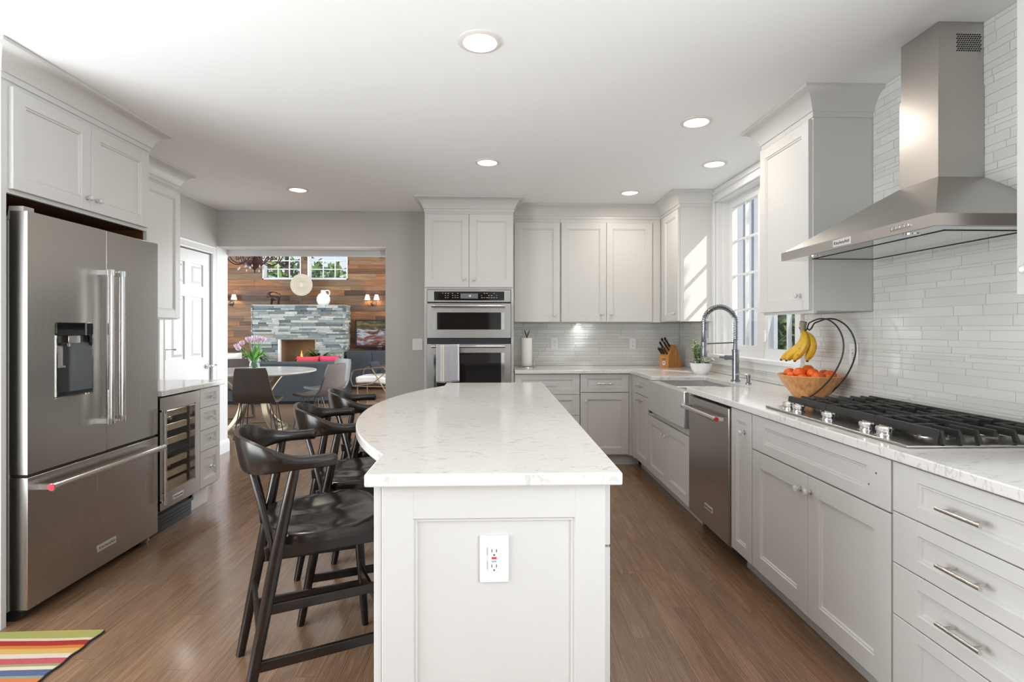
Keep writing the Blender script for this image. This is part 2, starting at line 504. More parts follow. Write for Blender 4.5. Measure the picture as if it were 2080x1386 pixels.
# ------------------------------------------------------------------ mesh builder
class MB:
    def __init__(self):
        self.v = []
        self.f = []
        self.m = []
        self.mi = 0

    def add(self, verts, faces):
        b = len(self.v)
        self.v += [tuple(x) for x in verts]
        for f in faces:
            self.f.append(tuple(i + b for i in f))
            self.m.append(self.mi)
        return self

    def box(self, x0, x1, y0, y1, z0, z1, fr=None):
        vs = [(x, y, z) for z in (z0, z1) for (x, y) in ((x0, y0), (x1, y0), (x1, y1), (x0, y1))]
        if fr:
            vs = [fr(*p) for p in vs]
        return self.add(vs, [(0, 3, 2, 1), (4, 5, 6, 7), (0, 1, 5, 4), (1, 2, 6, 5), (2, 3, 7, 6), (3, 0, 4, 7)])

    def hexa(self, bottom, top):
        """Solid between two matching polygons."""
        n = len(bottom)
        fs = [tuple(range(n))[::-1], tuple(range(n, 2 * n))]
        fs += [(i, (i + 1) % n, n + (i + 1) % n, n + i) for i in range(n)]
        return self.add(list(bottom) + list(top), fs)

    def prism(self, poly, lo, hi, fr):
        """poly of (a, b); fr(a, b, t) gives the point."""
        return self.hexa([fr(a, b, lo) for a, b in poly], [fr(a, b, hi) for a, b in poly])

    def rings(self, rings, closed=False, caps=True, ring_closed=True):
        n = len(rings[0])
        k = len(rings)
        vs = [p for r in rings for p in r]
        fs = []
        for i in range(k if closed else k - 1):
            a, b = i * n, ((i + 1) % k) * n
            for j in range(n if ring_closed else n - 1):
                fs.append((a + j, a + (j + 1) % n, b + (j + 1) % n, b + j))
        if caps and not closed and ring_closed:
            fs.append(tuple(range(n))[::-1])
            fs.append(tuple(range((k - 1) * n, k * n)))
        return self.add(vs, fs)

    def tube(self, pts, r, n=10, closed=False, flat=1.0, up=None):
        pts = [Vector(p) for p in pts]
        k = len(pts)
        rs = r if isinstance(r, (list, tuple)) else [r] * k
        tang = []
        for i in range(k):
            a = pts[(i - 1) % k] if (closed or i > 0) else pts[i]
            b = pts[(i + 1) % k] if (closed or i < k - 1) else pts[i]
            t = (b - a)
            tang.append(t.normalized() if t.length > 1e-9 else Vector((0, 0, 1)))
        ref = Vector(up) if up else (Vector((0, 0, 1)) if abs(tang[0].z) < 0.9 else Vector((1, 0, 0)))
        u = (ref - tang[0] * ref.dot(tang[0])).normalized()
        rings = []
        for i in range(k):
            if up:
                u2 = ref - tang[i] * ref.dot(tang[i])
                u = u2.normalized() if u2.length > 1e-6 else u
            else:
                u2 = u - tang[i] * u.dot(tang[i])
                if u2.length > 1e-6:
                    u = u2.normalized()
            w = tang[i].cross(u)
            rings.append([pts[i] + (u * math.cos(2 * PI * j / n) * flat + w * math.sin(2 * PI * j / n)) * rs[i] for j in range(n)])
        return self.rings(rings, closed=closed)

    def cyl(self, p0, p1, r0, r1=None, n=16):
        return self.tube([p0, p1], [r0, r0 if r1 is None else r1], n)

    def lathe(self, prof, c=(0, 0, 0), n=24, fr=None, cap=True):
        """prof of (r, h) revolved; fr(a, b, h) gives the point relative to c (default z up)."""
        fr = fr or (lambda a, b, h: (a, b, h))
        rings = []
        for r, h in prof:
            ring = []
            for j in range(n):
                q = fr(r * math.cos(2 * PI * j / n), r * math.sin(2 * PI * j / n), h)
                ring.append((c[0] + q[0], c[1] + q[1], c[2] + q[2]))
            rings.append(ring)
        return self.rings(rings, caps=cap)

    def ball(self, c, rx, ry=None, rz=None, nu=14, nv=9, fn=None):
        ry = rx if ry is None else ry
        rz = rx if rz is None else rz
        vs = [(0, 0, -1)]
        for i in range(1, nv):
            t = -PI / 2 + PI * i / nv
            for j in range(nu):
                a = 2 * PI * j / nu
                vs.append((math.cos(t) * math.cos(a), math.cos(t) * math.sin(a), math.sin(t)))
        vs.append((0, 0, 1))
        if fn:
            vs = [fn(p) for p in vs]
        vs = [(c[0] + p[0] * rx, c[1] + p[1] * ry, c[2] + p[2] * rz) for p in vs]
        fs = [(0, 1 + (j + 1) % nu, 1 + j) for j in range(nu)]
        for i in range(nv - 2):
            a, b = 1 + i * nu, 1 + (i + 1) * nu
            fs += [(a + j, a + (j + 1) % nu, b + (j + 1) % nu, b + j) for j in range(nu)]
        a = 1 + (nv - 2) * nu
        fs += [(a + j, a + (j + 1) % nu, len(vs) - 1) for j in range(nu)]
        return self.add(vs, fs)

    def sheet(self, fn, nu, nv, thick=0.0, tdir=None):
        """Grid surface fn(u, v), u and v in 0..1; with thick it becomes a closed solid along the normal."""
        P = [[Vector(fn(i / nu, j / nv)) for j in range(nv + 1)] for i in range(nu + 1)]
        if not thick:
            vs = [p for row in P for p in row]
            fs = [(i * (nv + 1) + j, (i + 1) * (nv + 1) + j, (i + 1) * (nv + 1) + j + 1, i * (nv + 1) + j + 1) for i in range(nu) for j in range(nv)]
            return self.add(vs, fs)
        Q = []
        for i in range(nu + 1):
            row = []
            for j in range(nv + 1):
                if tdir:
                    nrm = Vector(tdir)
                else:
                    du = P[min(i + 1, nu)][j] - P[max(i - 1, 0)][j]
                    dv = P[i][min(j + 1, nv)] - P[i][max(j - 1, 0)]
                    nrm = du.cross(dv)
                    nrm = nrm.normalized() if nrm.length > 1e-9 else Vector((0, 0, 1))
                row.append(P[i][j] - nrm * thick)
            Q.append(row)
        vs = [p for row in P for p in row] + [p for row in Q for p in row]
        off = (nu + 1) * (nv + 1)
        idx = lambda i, j: i * (nv + 1) + j
        fs = []
        for i in range(nu):
            for j in range(nv):
                q = (idx(i, j), idx(i + 1, j), idx(i + 1, j + 1), idx(i, j + 1))
                fs.append(q)
                fs.append(tuple(off + k for k in q[::-1]))
        for i in range(nu):
            fs.append((idx(i, 0), off + idx(i, 0), off + idx(i + 1, 0), idx(i + 1, 0)))
            fs.append((idx(i, nv), idx(i + 1, nv), off + idx(i + 1, nv), off + idx(i, nv)))
        for j in range(nv):
            fs.append((idx(0, j), idx(0, j + 1), off + idx(0, j + 1), off + idx(0, j)))
            fs.append((idx(nu, j), off + idx(nu, j), off + idx(nu, j + 1), idx(nu, j + 1)))
        return self.add(vs, fs)

    def sweep(self, path, prof, side=1, closed=False):
        """Profile of (n, z) carried along a 2-D path with mitred corners; n is measured to the left of travel times side."""
        pts = [Vector((p[0], p[1])) for p in path]
        k = len(pts)
        rings = []
        for i in range(k):
            def nrm(a, b):
                d = (b - a).normalized()
                return Vector((-d.y, d.x)) * side
            if closed or 0 < i < k - 1:
                n1 = nrm(pts[i - 1], pts[i])
                n2 = nrm(pts[i], pts[(i + 1) % k])
                o = (n1 + n2)
                o = o / max(1e-6, (1 + n1.dot(n2)))
            elif i == 0:
                o = nrm(pts[0], pts[1])
            else:
                o = nrm(pts[-2], pts[-1])
            rings.append([(pts[i].x + o.x * n, pts[i].y + o.y * n, z) for n, z in prof])
        return self.rings(rings, closed=closed)

    def build(self, name, material, parent=None, loc=None, smooth=True, bevel=0.0, angle=32, subsurf=0, kind=None):
        """Link the collected geometry as one mesh object. Verts are given in the parent's own space."""
        me = bpy.data.meshes.new(name)
        me.from_pydata(self.v, [], self.f)
        ms = material if isinstance(material, (list, tuple)) else [material]
        for x in ms:
            me.materials.append(x)
        if len(ms) > 1:
            me.polygons.foreach_set('material_index', self.m)
        bm = bmesh.new()
        bm.from_mesh(me)
        bmesh.ops.recalc_face_normals(bm, faces=bm.faces)
        bm.to_mesh(me)
        bm.free()
        if smooth:
            me.polygons.foreach_set('use_smooth', [True] * len(me.polygons))
            me.set_sharp_from_angle(angle=math.radians(angle))
        o = bpy.data.objects.new(name, me)
        COL.objects.link(o)
        if parent is not None:
            o.parent = parent
        if loc is not None:
            o.location = loc
        if bevel:
            b = o.modifiers.new('bevel', 'BEVEL')
            b.width = bevel
            b.segments = 2
            b.limit_method = 'ANGLE'
            b.angle_limit = math.radians(40)
            b.harden_normals = False
        if subsurf:
            s = o.modifiers.new('subsurf', 'SUBSURF')
            s.levels = subsurf
            s.render_levels = subsurf
        if kind:
            o['kind'] = kind
        return o


def thing(name, label, cat, loc=(0, 0, 0), rz=0.0, group=None):
    o = bpy.data.objects.new(name, None)
    o.empty_display_size = 0.1
    COL.objects.link(o)
    o.location = loc
    o.rotation_euler = (0, 0, rz)
    return tag(o, label, cat, group)


def tag(o, label, cat, group=None):
    o['label'] = label
    o['category'] = cat
    if group:
        o['group'] = group
    return o


def dup(root, loc, rz, label, group=None):
    r = root.copy()
    COL.objects.link(r)
    r.location = loc
    r.rotation_euler = (0, 0, rz)
    r['label'] = label
    if group:
        r['group'] = group
    for ch in list(root.children):
        c = ch.copy()
        COL.objects.link(c)
        c.parent = r
        for g in list(ch.children):
            d = g.copy()
            COL.objects.link(d)
            d.parent = c
    return r


def struct(name, mb, material, **kw):
    return mb.build(name, material, kind='structure', **kw)


# frames: local (u along the face, n out of the face, z up) -> point
def FR(x):  # faces -X
    return lambda u, n, z: (x - n, u, z)


def FL(x):  # faces +X
    return lambda u, n, z: (x + n, u, z)


def FB(y):  # faces -Y (towards the camera)
    return lambda u, n, z: (u, y - n, z)


def at(parent):
    """Frame shift: world -> space of an unrotated parent."""
    l = parent.location
    return lambda p: (p[0] - l[0], p[1] - l[1], p[2] - l[2])


def rel(fr, parent):
    l = parent.location
    return lambda u, n, z: tuple(a - b for a, b in zip(fr(u, n, z), l))


def shaker(mb, fr, u0, u1, z0, z1, t=0.021, rail=0.062, top=None, bot=None):
    """Shaker front: slab with a stepped recessed panel. n from 0 to t."""
    top = rail if top is None else top
    bot = rail if bot is None else bot

    def ring(d, n, full=True):
        du = rail + d if full else d
        a, b = (bot + d, top + d) if full else (d, d)
        return [fr(u0 + du, n, z0 + a), fr(u1 - du, n, z0 + a), fr(u1 - du, n, z1 - b), fr(u0 + du, n, z1 - b)]
    # back, edge and chamfer of the slab
    rs = [ring(0, 0, False), ring(0, t - 0.002, False), ring(0.002, t, False)]
    vs = [p for r in rs for p in r]
    fs = [(3, 2, 1, 0)]
    for k in range(len(rs) - 1):
        a, b = 4 * k, 4 * (k + 1)
        fs += [(a + j, a + (j + 1) % 4, b + (j + 1) % 4, b + j) for j in range(4)]
    # stiles run full height, rails butt between them a hair lower
    g = 0.0008
    e = 0.002
    L0, L1, R1, R0 = u0 + e, u0 + rail, u1 - rail, u1 - e
    B0, B1, T1, T0 = z0 + e, z0 + bot, z1 - top, z1 - e

    def quad(pts):
        k = len(vs)
        vs.extend(fr(*p) for p in pts)
        fs.append((k, k + 1, k + 2, k + 3))
    quad([(L0, t, B0), (L1, t, B0), (L1, t, T0), (L0, t, T0)])
    quad([(R1, t, B0), (R0, t, B0), (R0, t, T0), (R1, t, T0)])
    h = t - g
    for p, q in ((B0, B1), (T1, T0)):
        quad([(L1 + g, h, p), (R1 - g, h, p), (R1 - g, h, q), (L1 + g, h, q)])
        quad([(L1, t, p), (L1 + g, h, p), (L1 + g, h, q), (L1, t, q)])
        quad([(R1 - g, h, p), (R1, t, p), (R1, t, q), (R1 - g, h, q)])
    # stepped bead down to the panel
    rs = [ring(0, t), ring(0.003, t - 0.005), ring(0.009, t - 0.005), ring(0.012, t - 0.011)]
    k0 = len(vs)
    vs += [p for r in rs for p in r]
    for k in range(len(rs) - 1):
        a, b = k0 + 4 * k, k0 + 4 * (k + 1)
        fs += [(a + j, a + (j + 1) % 4, b + (j + 1) % 4, b + j) for j in range(4)]
    e_ = k0 + 4 * (len(rs) - 1)
    fs.append((e_, e_ + 1, e_ + 2, e_ + 3))
    mb.add(vs, fs)
    return mb


def front(name, parent, fr, u0, u1, z0, z1, rail=0.062, mat_=None, top=None, bot=None):
    mb = MB()
    shaker(mb, rel(fr, parent), u0 + 0.0015, u1 - 0.0015, z0 + 0.0015, z1 - 0.0015, 0.021, rail, top, bot)
    return mb.build(name, mat_ or PAINT, parent, smooth=False)


def knob(parent, root, fr, u, z, n0=0.021, r=0.0145):
    """Faceted glass knob on a chrome stem; parent is the door, root the cabinet."""
    f = rel(fr, root)
    mb = MB()
    ax = lambda a, b, h: f(u + a, n0 + h, z + b)
    mb.mi = 0
    mb.lathe([(0.011, 0.0), (0.011, 0.003), (0.0055, 0.005), (0.0045, 0.015), (0.006, 0.017)], n=12, fr=ax)
    mb.mi = 1
    mb.lathe([(0.006, 0.0165), (r * 0.8, 0.0195), (r, 0.0255), (r * 0.93, 0.031), (r * 0.55, 0.034)], n=8, fr=ax)
    o = mb.build('knob', [CHROME, CRYSTAL], parent, smooth=False)
    o['label'] = 'clear glass knob on a chrome stem'
    return o


def bar_pull(parent, root, fr, u0, u1, z, n0=0.021, r=0.006, stand=0.032, material=None):
    f = rel(fr, root)
    mb = MB()
    mb.cyl(f(u0, n0 + stand, z), f(u1, n0 + stand, z), r, n=12)
    e = (u1 - u0) * 0.17
    for u in (u0 + e, u1 - e):
        mb.cyl(f(u, n0, z), f(u, n0 + stand, z), r * 0.85, n=10)
    o = mb.build('pull', material or NICKEL, parent)
    o['label'] = 'brushed metal bar pull'
    return o


def text(name, s, size, parent, origin, right, up, material, depth=0.0008, align='CENTER'):
    cu = bpy.data.curves.new(name, 'FONT')
    cu.body = s
    cu.size = size
    cu.align_x = align
    cu.align_y = 'CENTER'
    cu.extrude = depth / 2
    o = bpy.data.objects.new(name, cu)
    COL.objects.link(o)
    bpy.context.view_layer.update()
    dg = bpy.context.evaluated_depsgraph_get()
    me = bpy.data.meshes.new_from_object(o.evaluated_get(dg))
    bpy.data.objects.remove(o)
    bpy.data.curves.remove(cu)
    R, U = Vector(right).normalized(), Vector(up).normalized()
    W = R.cross(U)
    l = Vector(parent.location) if parent is not None else Vector((0, 0, 0))
    M = Matrix((R, U, W)).transposed().to_4x4()
    M.translation = Vector(origin) - l
    me.transform(M)
    me.materials.clear()
    me.materials.append(material)
    t = bpy.data.objects.new(name, me)
    COL.objects.link(t)
    if parent is not None:
        t.parent = parent
    return t


def badge(root, part, fr, u, z, w, h, n0, right, out):
    """Silver maker's plate with the lettering seen in the photograph; both sub-parts of the given part."""
    f = rel(fr, root)
    mb = MB()
    mb.box(u - w / 2, u + w / 2, n0, n0 + 0.003, z - h / 2, z + h / 2, f)
    b = mb.build('badge', BADGE, part, bevel=0.0008)
    b['label'] = 'small silver maker plate with dark lettering'
    c = Vector(fr(u, n0 + 0.0034, z)) - Vector(root.location)
    t = text('lettering', 'KitchenAid', h * 0.62, None, c, right, (0, 0, 1), BADGETX)
    k = w * 0.84 / max(1e-4, (max(v.co.dot(Vector(right)) for v in t.data.vertices) - min(v.co.dot(Vector(right)) for v in t.data.vertices)))
    for v in t.data.vertices:
        s = (v.co - c).dot(Vector(right))
        v.co += Vector(right) * (s * (k - 1))
    t.parent = part
    return b


CROWN = [(0.0, 2.385), (0.006, 2.385), (0.006, 2.412), (0.012, 2.414), (0.017, 2.43), (0.028, 2.455), (0.045, 2.478), (0.066, 2.495), (0.086, 2.503), (0.090, 2.506), (0.090, 2.519), (0.0, 2.519)]
# ------------------------------------------------------------------ room shell
CZ = 2.52


def holed(mb, u0, u1, z0, z1, holes, put):
    """Fill the rectangle except the holes [(ua, ub, za, zb)] with boxes through put(ua, ub, za, zb)."""
    us = sorted({u0, u1, *[h[0] for h in holes], *[h[1] for h in holes]})
    us = [u for u in us if u0 <= u <= u1]
    for a, b in zip(us, us[1:]):
        m = (a + b) / 2
        cuts = sorted([(h[2], h[3]) for h in holes if h[0] < m < h[1]])
        z = z0
        for c, d in cuts:
            if c > z:
                put(a, b, z, c)
            z = max(z, d)
        if z < z1:
            put(a, b, z, z1)


struct('floor', MB().box(-7.6, 2.1, -3.1, 12.2, -0.06, 0.0), FLOOR)
struct('ceiling', MB().box(-2.99, 2.1, -3.1, 5.73, CZ, CZ + 0.08), CEIL)

mb = MB()
holed(mb, -3.1, 5.73, 0, CZ, [(4.655, 5.425, 0.0, 2.05), (-0.6, 1.9, 0.5, 2.35)], lambda a, b, c, d: mb.box(-2.99, -2.85, a, b, c, d))
struct('wall_left', mb, WALLP, smooth=False)
mb = MB()
holed(mb, -3.1, 5.73, 0, CZ, [(3.36, 4.66, 1.075, 2.43), (-1.3, 0.6, 0.5, 2.35)], lambda a, b, c, d: mb.box(1.95, 2.10, a, b, c, d))
struct('wall_right', mb, WALLP, smooth=False)
mb = MB()
holed(mb, -2.85, 1.95, 0, CZ, [(-2.85, -1.14, 0, 2.145)], lambda a, b, c, d: mb.box(a, b, 5.56, 5.73, c, d))
struct('wall_back', mb, WALLP, smooth=False)
mb = MB()
holed(mb, -2.85, 1.95, 0, CZ, [(-2.75, -1.65, 0.3, 2.4), (0.45, 1.85, 0.3, 2.4)], lambda a, b, c, d: mb.box(a, b, -3.1, -2.95, c, d))
struct('wall_rear', mb, WALLP, smooth=False)
# white lining of the wide opening: left reveal, soffit and the lower header behind it
mb = MB()
mb.box(-2.862, -2.842, 5.52, 5.74, 0.0, 2.145)
mb.box(-2.862, -1.14, 5.555, 5.74, 2.137, 2.149)
mb.box(-2.87, -1.10, 5.742, 5.80, 2.078, 2.45)
struct('trim_1', mb, WHITE, smooth=False)
# living room shell
mb = MB()
holed(mb, 5.73, 12.1, 0, 3.7, [(6.2, 11.3, 0.25, 3.0)], lambda a, b, c, d: mb.box(0.45, 0.6, a, b, c, d))
struct('wall_living_right', mb, WALLP, smooth=False)
mb = MB()
holed(mb, 5.73, 12.1, 0, 3.7, [(6.0, 10.6, 0.7, 3.1)], lambda a, b, c, d: mb.box(-7.6, -7.45, a, b, c, d))
struct('wall_living_left', mb, WALLP, smooth=False)
mb = MB()
mb.box(-7.6, -2.99, 5.60, 5.73, 0, 3.7)
mb.box(-2.99, 0.6, 5.60, 5.73, CZ + 0.08, 3.7)
struct('wall_living_front', mb, WALLP, smooth=False)
struct('ceiling_living', MB().box(-7.6, 0.6, 5.6, 12.2, 3.7, 3.78), CEIL)
WIN_B = [(-5.17, -4.33, 2.40, 3.25), (-4.18, -3.30, 2.40, 3.25)]
mb = MB()
holed(mb, -7.6, 0.6, 0, 3.7, WIN_B, lambda a, b, c, d: mb.box(a, b, 12.02, 12.15, c, d))
struct('wall_living_back', mb, WALLP, smooth=False)

# reclaimed wood boards over the living room's far wall
rnd = random.Random(11)
PLANKS = island_mat('reclaimed_planks', [(0.0, srgb(62, 42, 30)), (0.2, srgb(112, 74, 46)), (0.42, srgb(140, 94, 56)), (0.6, srgb(88, 60, 42)), (0.8, srgb(134, 104, 74)), (1.0, srgb(76, 60, 50))],
                    0.6, (2.2, 1, 26), grain_amt=0.45, bump=0.3)
mb = MB()
z = 0.0
while z < 3.69:
    h = rnd.choice((0.09, 0.11, 0.12, 0.14))
    z1 = min(z + h, 3.695)
    x = -7.45 - rnd.random() * 0.8
    while x < 0.45:
        w = rnd.uniform(0.5, 1.7)
        spans = [(max(x, -7.45), min(x + w, 0.45))]
        for (a, b, c, d) in WIN_B:
            if z1 > c and z < d:
                new = []
                for s, e in spans:
                    if e <= a or s >= b:
                        new.append((s, e))
                    else:
                        if s < a:
                            new.append((s, a))
                        if e > b:
                            new.append((b, e))
                spans = new
        t = rnd.uniform(0.014, 0.022)
        for s, e in spans:
            if e - s > 0.01:
                mb.box(s + 0.001, e - 0.001, 12.02 - t, 12.021, z + 0.001, z1 - 0.001)
        x += w
    z = z1
struct('wall_living_wood', mb, PLANKS, smooth=False)


# windows ---------------------------------------------------------------
def structure_root(name, loc=(0, 0, 0)):
    o = bpy.data.objects.new(name, None)
    COL.objects.link(o)
    o.location = loc
    o['kind'] = 'structure'
    return o


def sash(parent, fr, u0, u1, z0, z1, cols, rows, n0, n1, stile=0.04, bar=0.016):
    mb = MB()
    mb.box(u0, u0 + stile, n0, n1, z0, z1, fr)
    mb.box(u1 - stile, u1, n0, n1, z0, z1, fr)
    mb.box(u0 + stile, u1 - stile, n0, n1, z0, z0 + stile * 1.3, fr)
    mb.box(u0 + stile, u1 - stile, n0, n1, z1 - stile, z1, fr)
    a, b, c, d = u0 + stile, u1 - stile, z0 + stile * 1.3, z1 - stile
    for i in range(1, cols):
        u = a + (b - a) * i / cols
        mb.box(u - bar / 2, u + bar / 2, n0 + 0.008, n1 - 0.008, c, d, fr)
    for i in range(1, rows):
        z = c + (d - c) * i / rows
        mb.box(a, b, n0 + 0.009, n1 - 0.009, z - bar / 2, z + bar / 2, fr)
    s = mb.build('sash', WHITE, parent, smooth=False)
    nm = (n0 + n1) / 2
    MB().box(a, b, nm - 0.002, nm + 0.002, c, d, fr).build('pane', WINGLASS, s, smooth=False)
    return s


# kitchen window over the sink
w = structure_root('window_1')
fr = FR(1.95)
mb = MB()  # casing: stepped profile round the opening, with stool and apron
for (a, b) in ((3.285, 3.37), (4.65, 4.735)):
    mb.box(a, b, -0.001, 0.020, 1.05, 2.43, fr)
    s = 0.03
    mb.box(a if a < 4 else b - s, a + s if a < 4 else b, 0.019, 0.032, 1.05, 2.43, fr)
mb.box(3.285, 4.735, -0.001, 0.022, 2.42, 2.517, fr)
mb.box(3.28, 4.74, 0.020, 0.036, 2.475, 2.517, fr)
mb.box(3.285, 4.735, -0.001, 0.024, 0.995, 1.052, fr)
mb.box(3.27, 4.75, -0.14, 0.045, 1.05, 1.077, fr)
mb.build('window_casing', WHITE, w, smooth=False, bevel=0.003)
mb = MB()
for (a, b, n) in ((3.36, 3.375, -0.002), (4.645, 4.66, -0.002), (3.985, 4.02, -0.092)):
    mb.box(a, b, -0.15, n, 1.077, 2.43, fr)
mb.box(3.36, 4.66, -0.15, -0.002, 2.415, 2.43, fr)
mb.box(4.60, 4.646, -0.10, -0.05, 1.077, 2.415, fr)
mb.build('window_jamb', WHITE, w, smooth=False)
sash(w, fr, 4.02, 4.60, 1.077, 2.415, 2, 4, -0.142, -0.098, 0.066)
sash(w, fr, 3.38, 3.985, 1.077, 2.415, 2, 4, -0.142, -0.098, 0.055)
mb = MB()
mb.box(3.945, 3.96, -0.098, -0.078, 1.20, 1.29, fr)
mb.build('sash_lock', WHITE, w, bevel=0.003)

# clerestory windows in the living room
for k, (a, b, c, d) in enumerate(WIN_B):
    w = structure_root('window_%d' % (k + 2))
    fb = FB(12.0)
    mb = MB()
    mb.box(a, a + 0.02, -0.15, 0.02, c, d, fb)
    mb.box(b - 0.02, b, -0.15, 0.02, c, d, fb)
    mb.box(a, b, -0.15, 0.02, c, c + 0.02, fb)
    mb.box(a, b, -0.15, 0.02, d - 0.02, d, fb)
    mb.build('window_jamb', WHITE, w, smooth=False)
    sash(w, fb, a + 0.02, b - 0.02, c + 0.02, d - 0.02, 3, 4, -0.13, -0.09, 0.022, 0.02)

# unseen windows out of frame, mostly added to go with the daylight lamps
for k, (fr, a, b, c, d, cols) in enumerate(((FB(-2.95), -2.75, -1.65, 0.3, 2.4, 2), (FB(-2.95), 0.45, 1.85, 0.3, 2.4, 2), (FR(1.95), -1.3, 0.6, 0.5, 2.35, 2), (FL(-2.85), -0.6, 1.9, 0.5, 2.35, 3),
                                           (FR(0.45), 6.2, 11.3, 0.25, 3.0, 5), (FL(-7.45), 6.0, 10.6, 0.7, 3.1, 4))):
    w = structure_root('window_%d' % (k + 4))
    mb = MB()
    n0, n1 = (0.03, 0.09) if k < 2 else (-0.12, -0.06)
    mb.box(a, b, n0, n1, c, c + 0.06, fr)
    mb.box(a, b, n0, n1, d - 0.06, d, fr)
    for i in range(cols + 1):
        u = a + (b - a) * i / cols
        mb.box(max(a, u - 0.035), min(b, u + 0.035), n0 + 0.001, n1 - 0.001, c, d, fr)
    mb.build('window_frame', WHITE, w, smooth=False)
    MB().box(a, b, (n0 + n1) / 2 - 0.002, (n0 + n1) / 2 + 0.002, c, d, fr).build('pane', WINGLASS, w, smooth=False)
struct('sun_block_eave', MB().box(2.1, 4.1, -3.6, 1.0, 2.5, 2.58), WHITE)  # unseen slab added to keep the sun out of the right-hand window
struct('sun_block_porch', MB().box(-3.6, 5.2, -6.4, -3.1, 2.55, 2.65), WHITE)  # unseen slab added to keep the sun out of the rear windows

# white six-panel door in the left wall ------------------------------------
dr = structure_root('door_1')
f = FL(-2.85)
mb = MB()
U0, U1, ZT = 4.668, 5.413, 2.04


def panel_slab(mb, fr, u0, u1, z0, z1, n0, n1, panels):
    """Slab whose outer face carries raised panels: grid of cells, the panel cells stepped in."""
    us = sorted({u0, u1, *[p[0] for p in panels], *[p[1] for p in panels]})
    zs = sorted({z0, z1, *[p[2] for p in panels], *[p[3] for p in panels]})
    mb.box(u0, u1, n0, n1 - 0.012, z0, z1, fr)
    for a, b in zip(us, us[1:]):
        for c, d in zip(zs, zs[1:]):
            m, q = (a + b) / 2, (c + d) / 2
            if any(p[0] < m < p[1] and p[2] < q < p[3] for p in panels):
                continue
            mb.box(a, b, n1 - 0.013, n1, c, d, fr)
    for a, b, c, d in panels:
        o = [fr(a + 0.022, n1 - 0.0125, c + 0.022), fr(b - 0.022, n1 - 0.0125, c + 0.022), fr(b - 0.022, n1 - 0.0125, d - 0.022), fr(a + 0.022, n1 - 0.0125, d - 0.022)]
        i = [fr(a + 0.045, n1 - 0.003, c + 0.045), fr(b - 0.045, n1 - 0.003, c + 0.045), fr(b - 0.045, n1 - 0.003, d - 0.045), fr(a + 0.045, n1 - 0.003, d - 0.045)]
        mb.hexa(o, i)


w2 = (U0 + U1) / 2
pans = []
for a, b in ((U0 + 0.115, w2 - 0.05), (w2 + 0.05, U1 - 0.115)):
    pans += [(a, b, 0.22, 0.78), (a, b, 1.02, 1.60), (a, b, 1.71, 1.92)]
panel_slab(mb, f, U0, U1, 0.008, ZT, -0.045, -0.008, pans)
leaf = mb.build('door_leaf', WHITE, dr, smooth=False)
mb = MB()
mb = MB()
prof = [(0.0, 0.0), (0.0, 0.018), (0.012, 0.022), (0.02, 0.016), (0.06, 0.012), (0.072, 0.016), (0.08, 0.010), (0.08, 0.0)]


def casing(mb, fr, path, prof):
    """Moulded casing along a (u, z) path; profile of (offset outward in plane, n)."""
    pts = [Vector(p) for p in path]
    rings = []
    for i in range(len(pts)):
        ns = []
        if i > 0:
            d = (pts[i] - pts[i - 1]).normalized()
            ns.append(Vector((-d.y, d.x)))
        if i < len(pts) - 1:
            d = (pts[i + 1] - pts[i]).normalized()
            ns.append(Vector((-d.y, d.x)))
        o = ns[0] if len(ns) == 1 else (ns[0] + ns[1]) / (1 + ns[0].dot(ns[1]))
        rings.append([fr(pts[i].x + o.x * a, n, pts[i].y + o.y * a) for a, n in prof])
    mb.rings(rings)


casing(mb, f, [(U0 - 0.013, 0), (U0 - 0.013, ZT + 0.012), (U1 + 0.013, ZT + 0.012), (U1 + 0.013, 0)], prof)
mb.build('door_casing', WHITE, dr, smooth=False)
mb = MB()
lz, lu = 0.93, 5.352
mb.lathe([(0.026, 0), (0.026, 0.006), (0.018, 0.012), (0.011, 0.014), (0.011, 0.05)], n=16, fr=lambda a, b, h: f(lu + a, -0.008 + h, lz + b))
mb.tube([f(lu, 0.040, lz), f(lu + 0.02, 0.044, lz + 0.003), f(lu + 0.065, 0.044, lz + 0.010), f(lu + 0.10, 0.040, lz + 0.004)], [0.010, 0.010, 0.008, 0.006], 10)
mb.build('door_handle', CHROME, leaf)
mb = MB()  # hinge-pin door stop
mb.cyl(f(U0 + 0.01, 0.0, 1.03), f(U0 + 0.01, 0.0, 1.125), 0.008, n=10)
mb.cyl(f(U0 + 0.01, 0.0, 1.118), f(U0 + 0.065, 0.05, 1.118), 0.0035, n=8)
mb.cyl(f(U0 + 0.06, 0.045, 1.118), f(U0 + 0.075, 0.058, 1.118), 0.008, n=10)
mb.build('hinge', NICKEL, leaf)

# brown wooden door in the rear wall, only ever seen in reflections
d2 = structure_root('door_2')
RWOOD = wood('rear_door_wood', srgb(70, 48, 34), srgb(104, 74, 52), (20, 20, 2), 0.5, 0.1)
mb = MB()
panel_slab(mb, lambda u, n, z: (u, -2.95 + n, z), -1.35, -0.15, 0.01, 2.15, 0.0, 0.035, [(-1.2, -0.82, 0.3, 1.95), (-0.68, -0.30, 0.3, 1.95)])
mb.build('door_leaf', RWOOD, d2, smooth=False)

# baseboards
bp = [(0, 0), (0.014, 0), (0.014, 0.10), (0.010, 0.125), (0.004, 0.135), (0, 0.135)]
mb = MB()
mb.sweep([(-2.862, 5.74), (-2.842, 5.742), (-2.842, 5.50)], bp, side=1)
struct('baseboard_left', mb, WHITE, smooth=False)
mb = MB()
mb.sweep([(-1.14, 5.73), (-1.14, 5.56), (-0.66, 5.56)], bp, side=-1)
struct('baseboard_back', mb, WHITE, smooth=False)

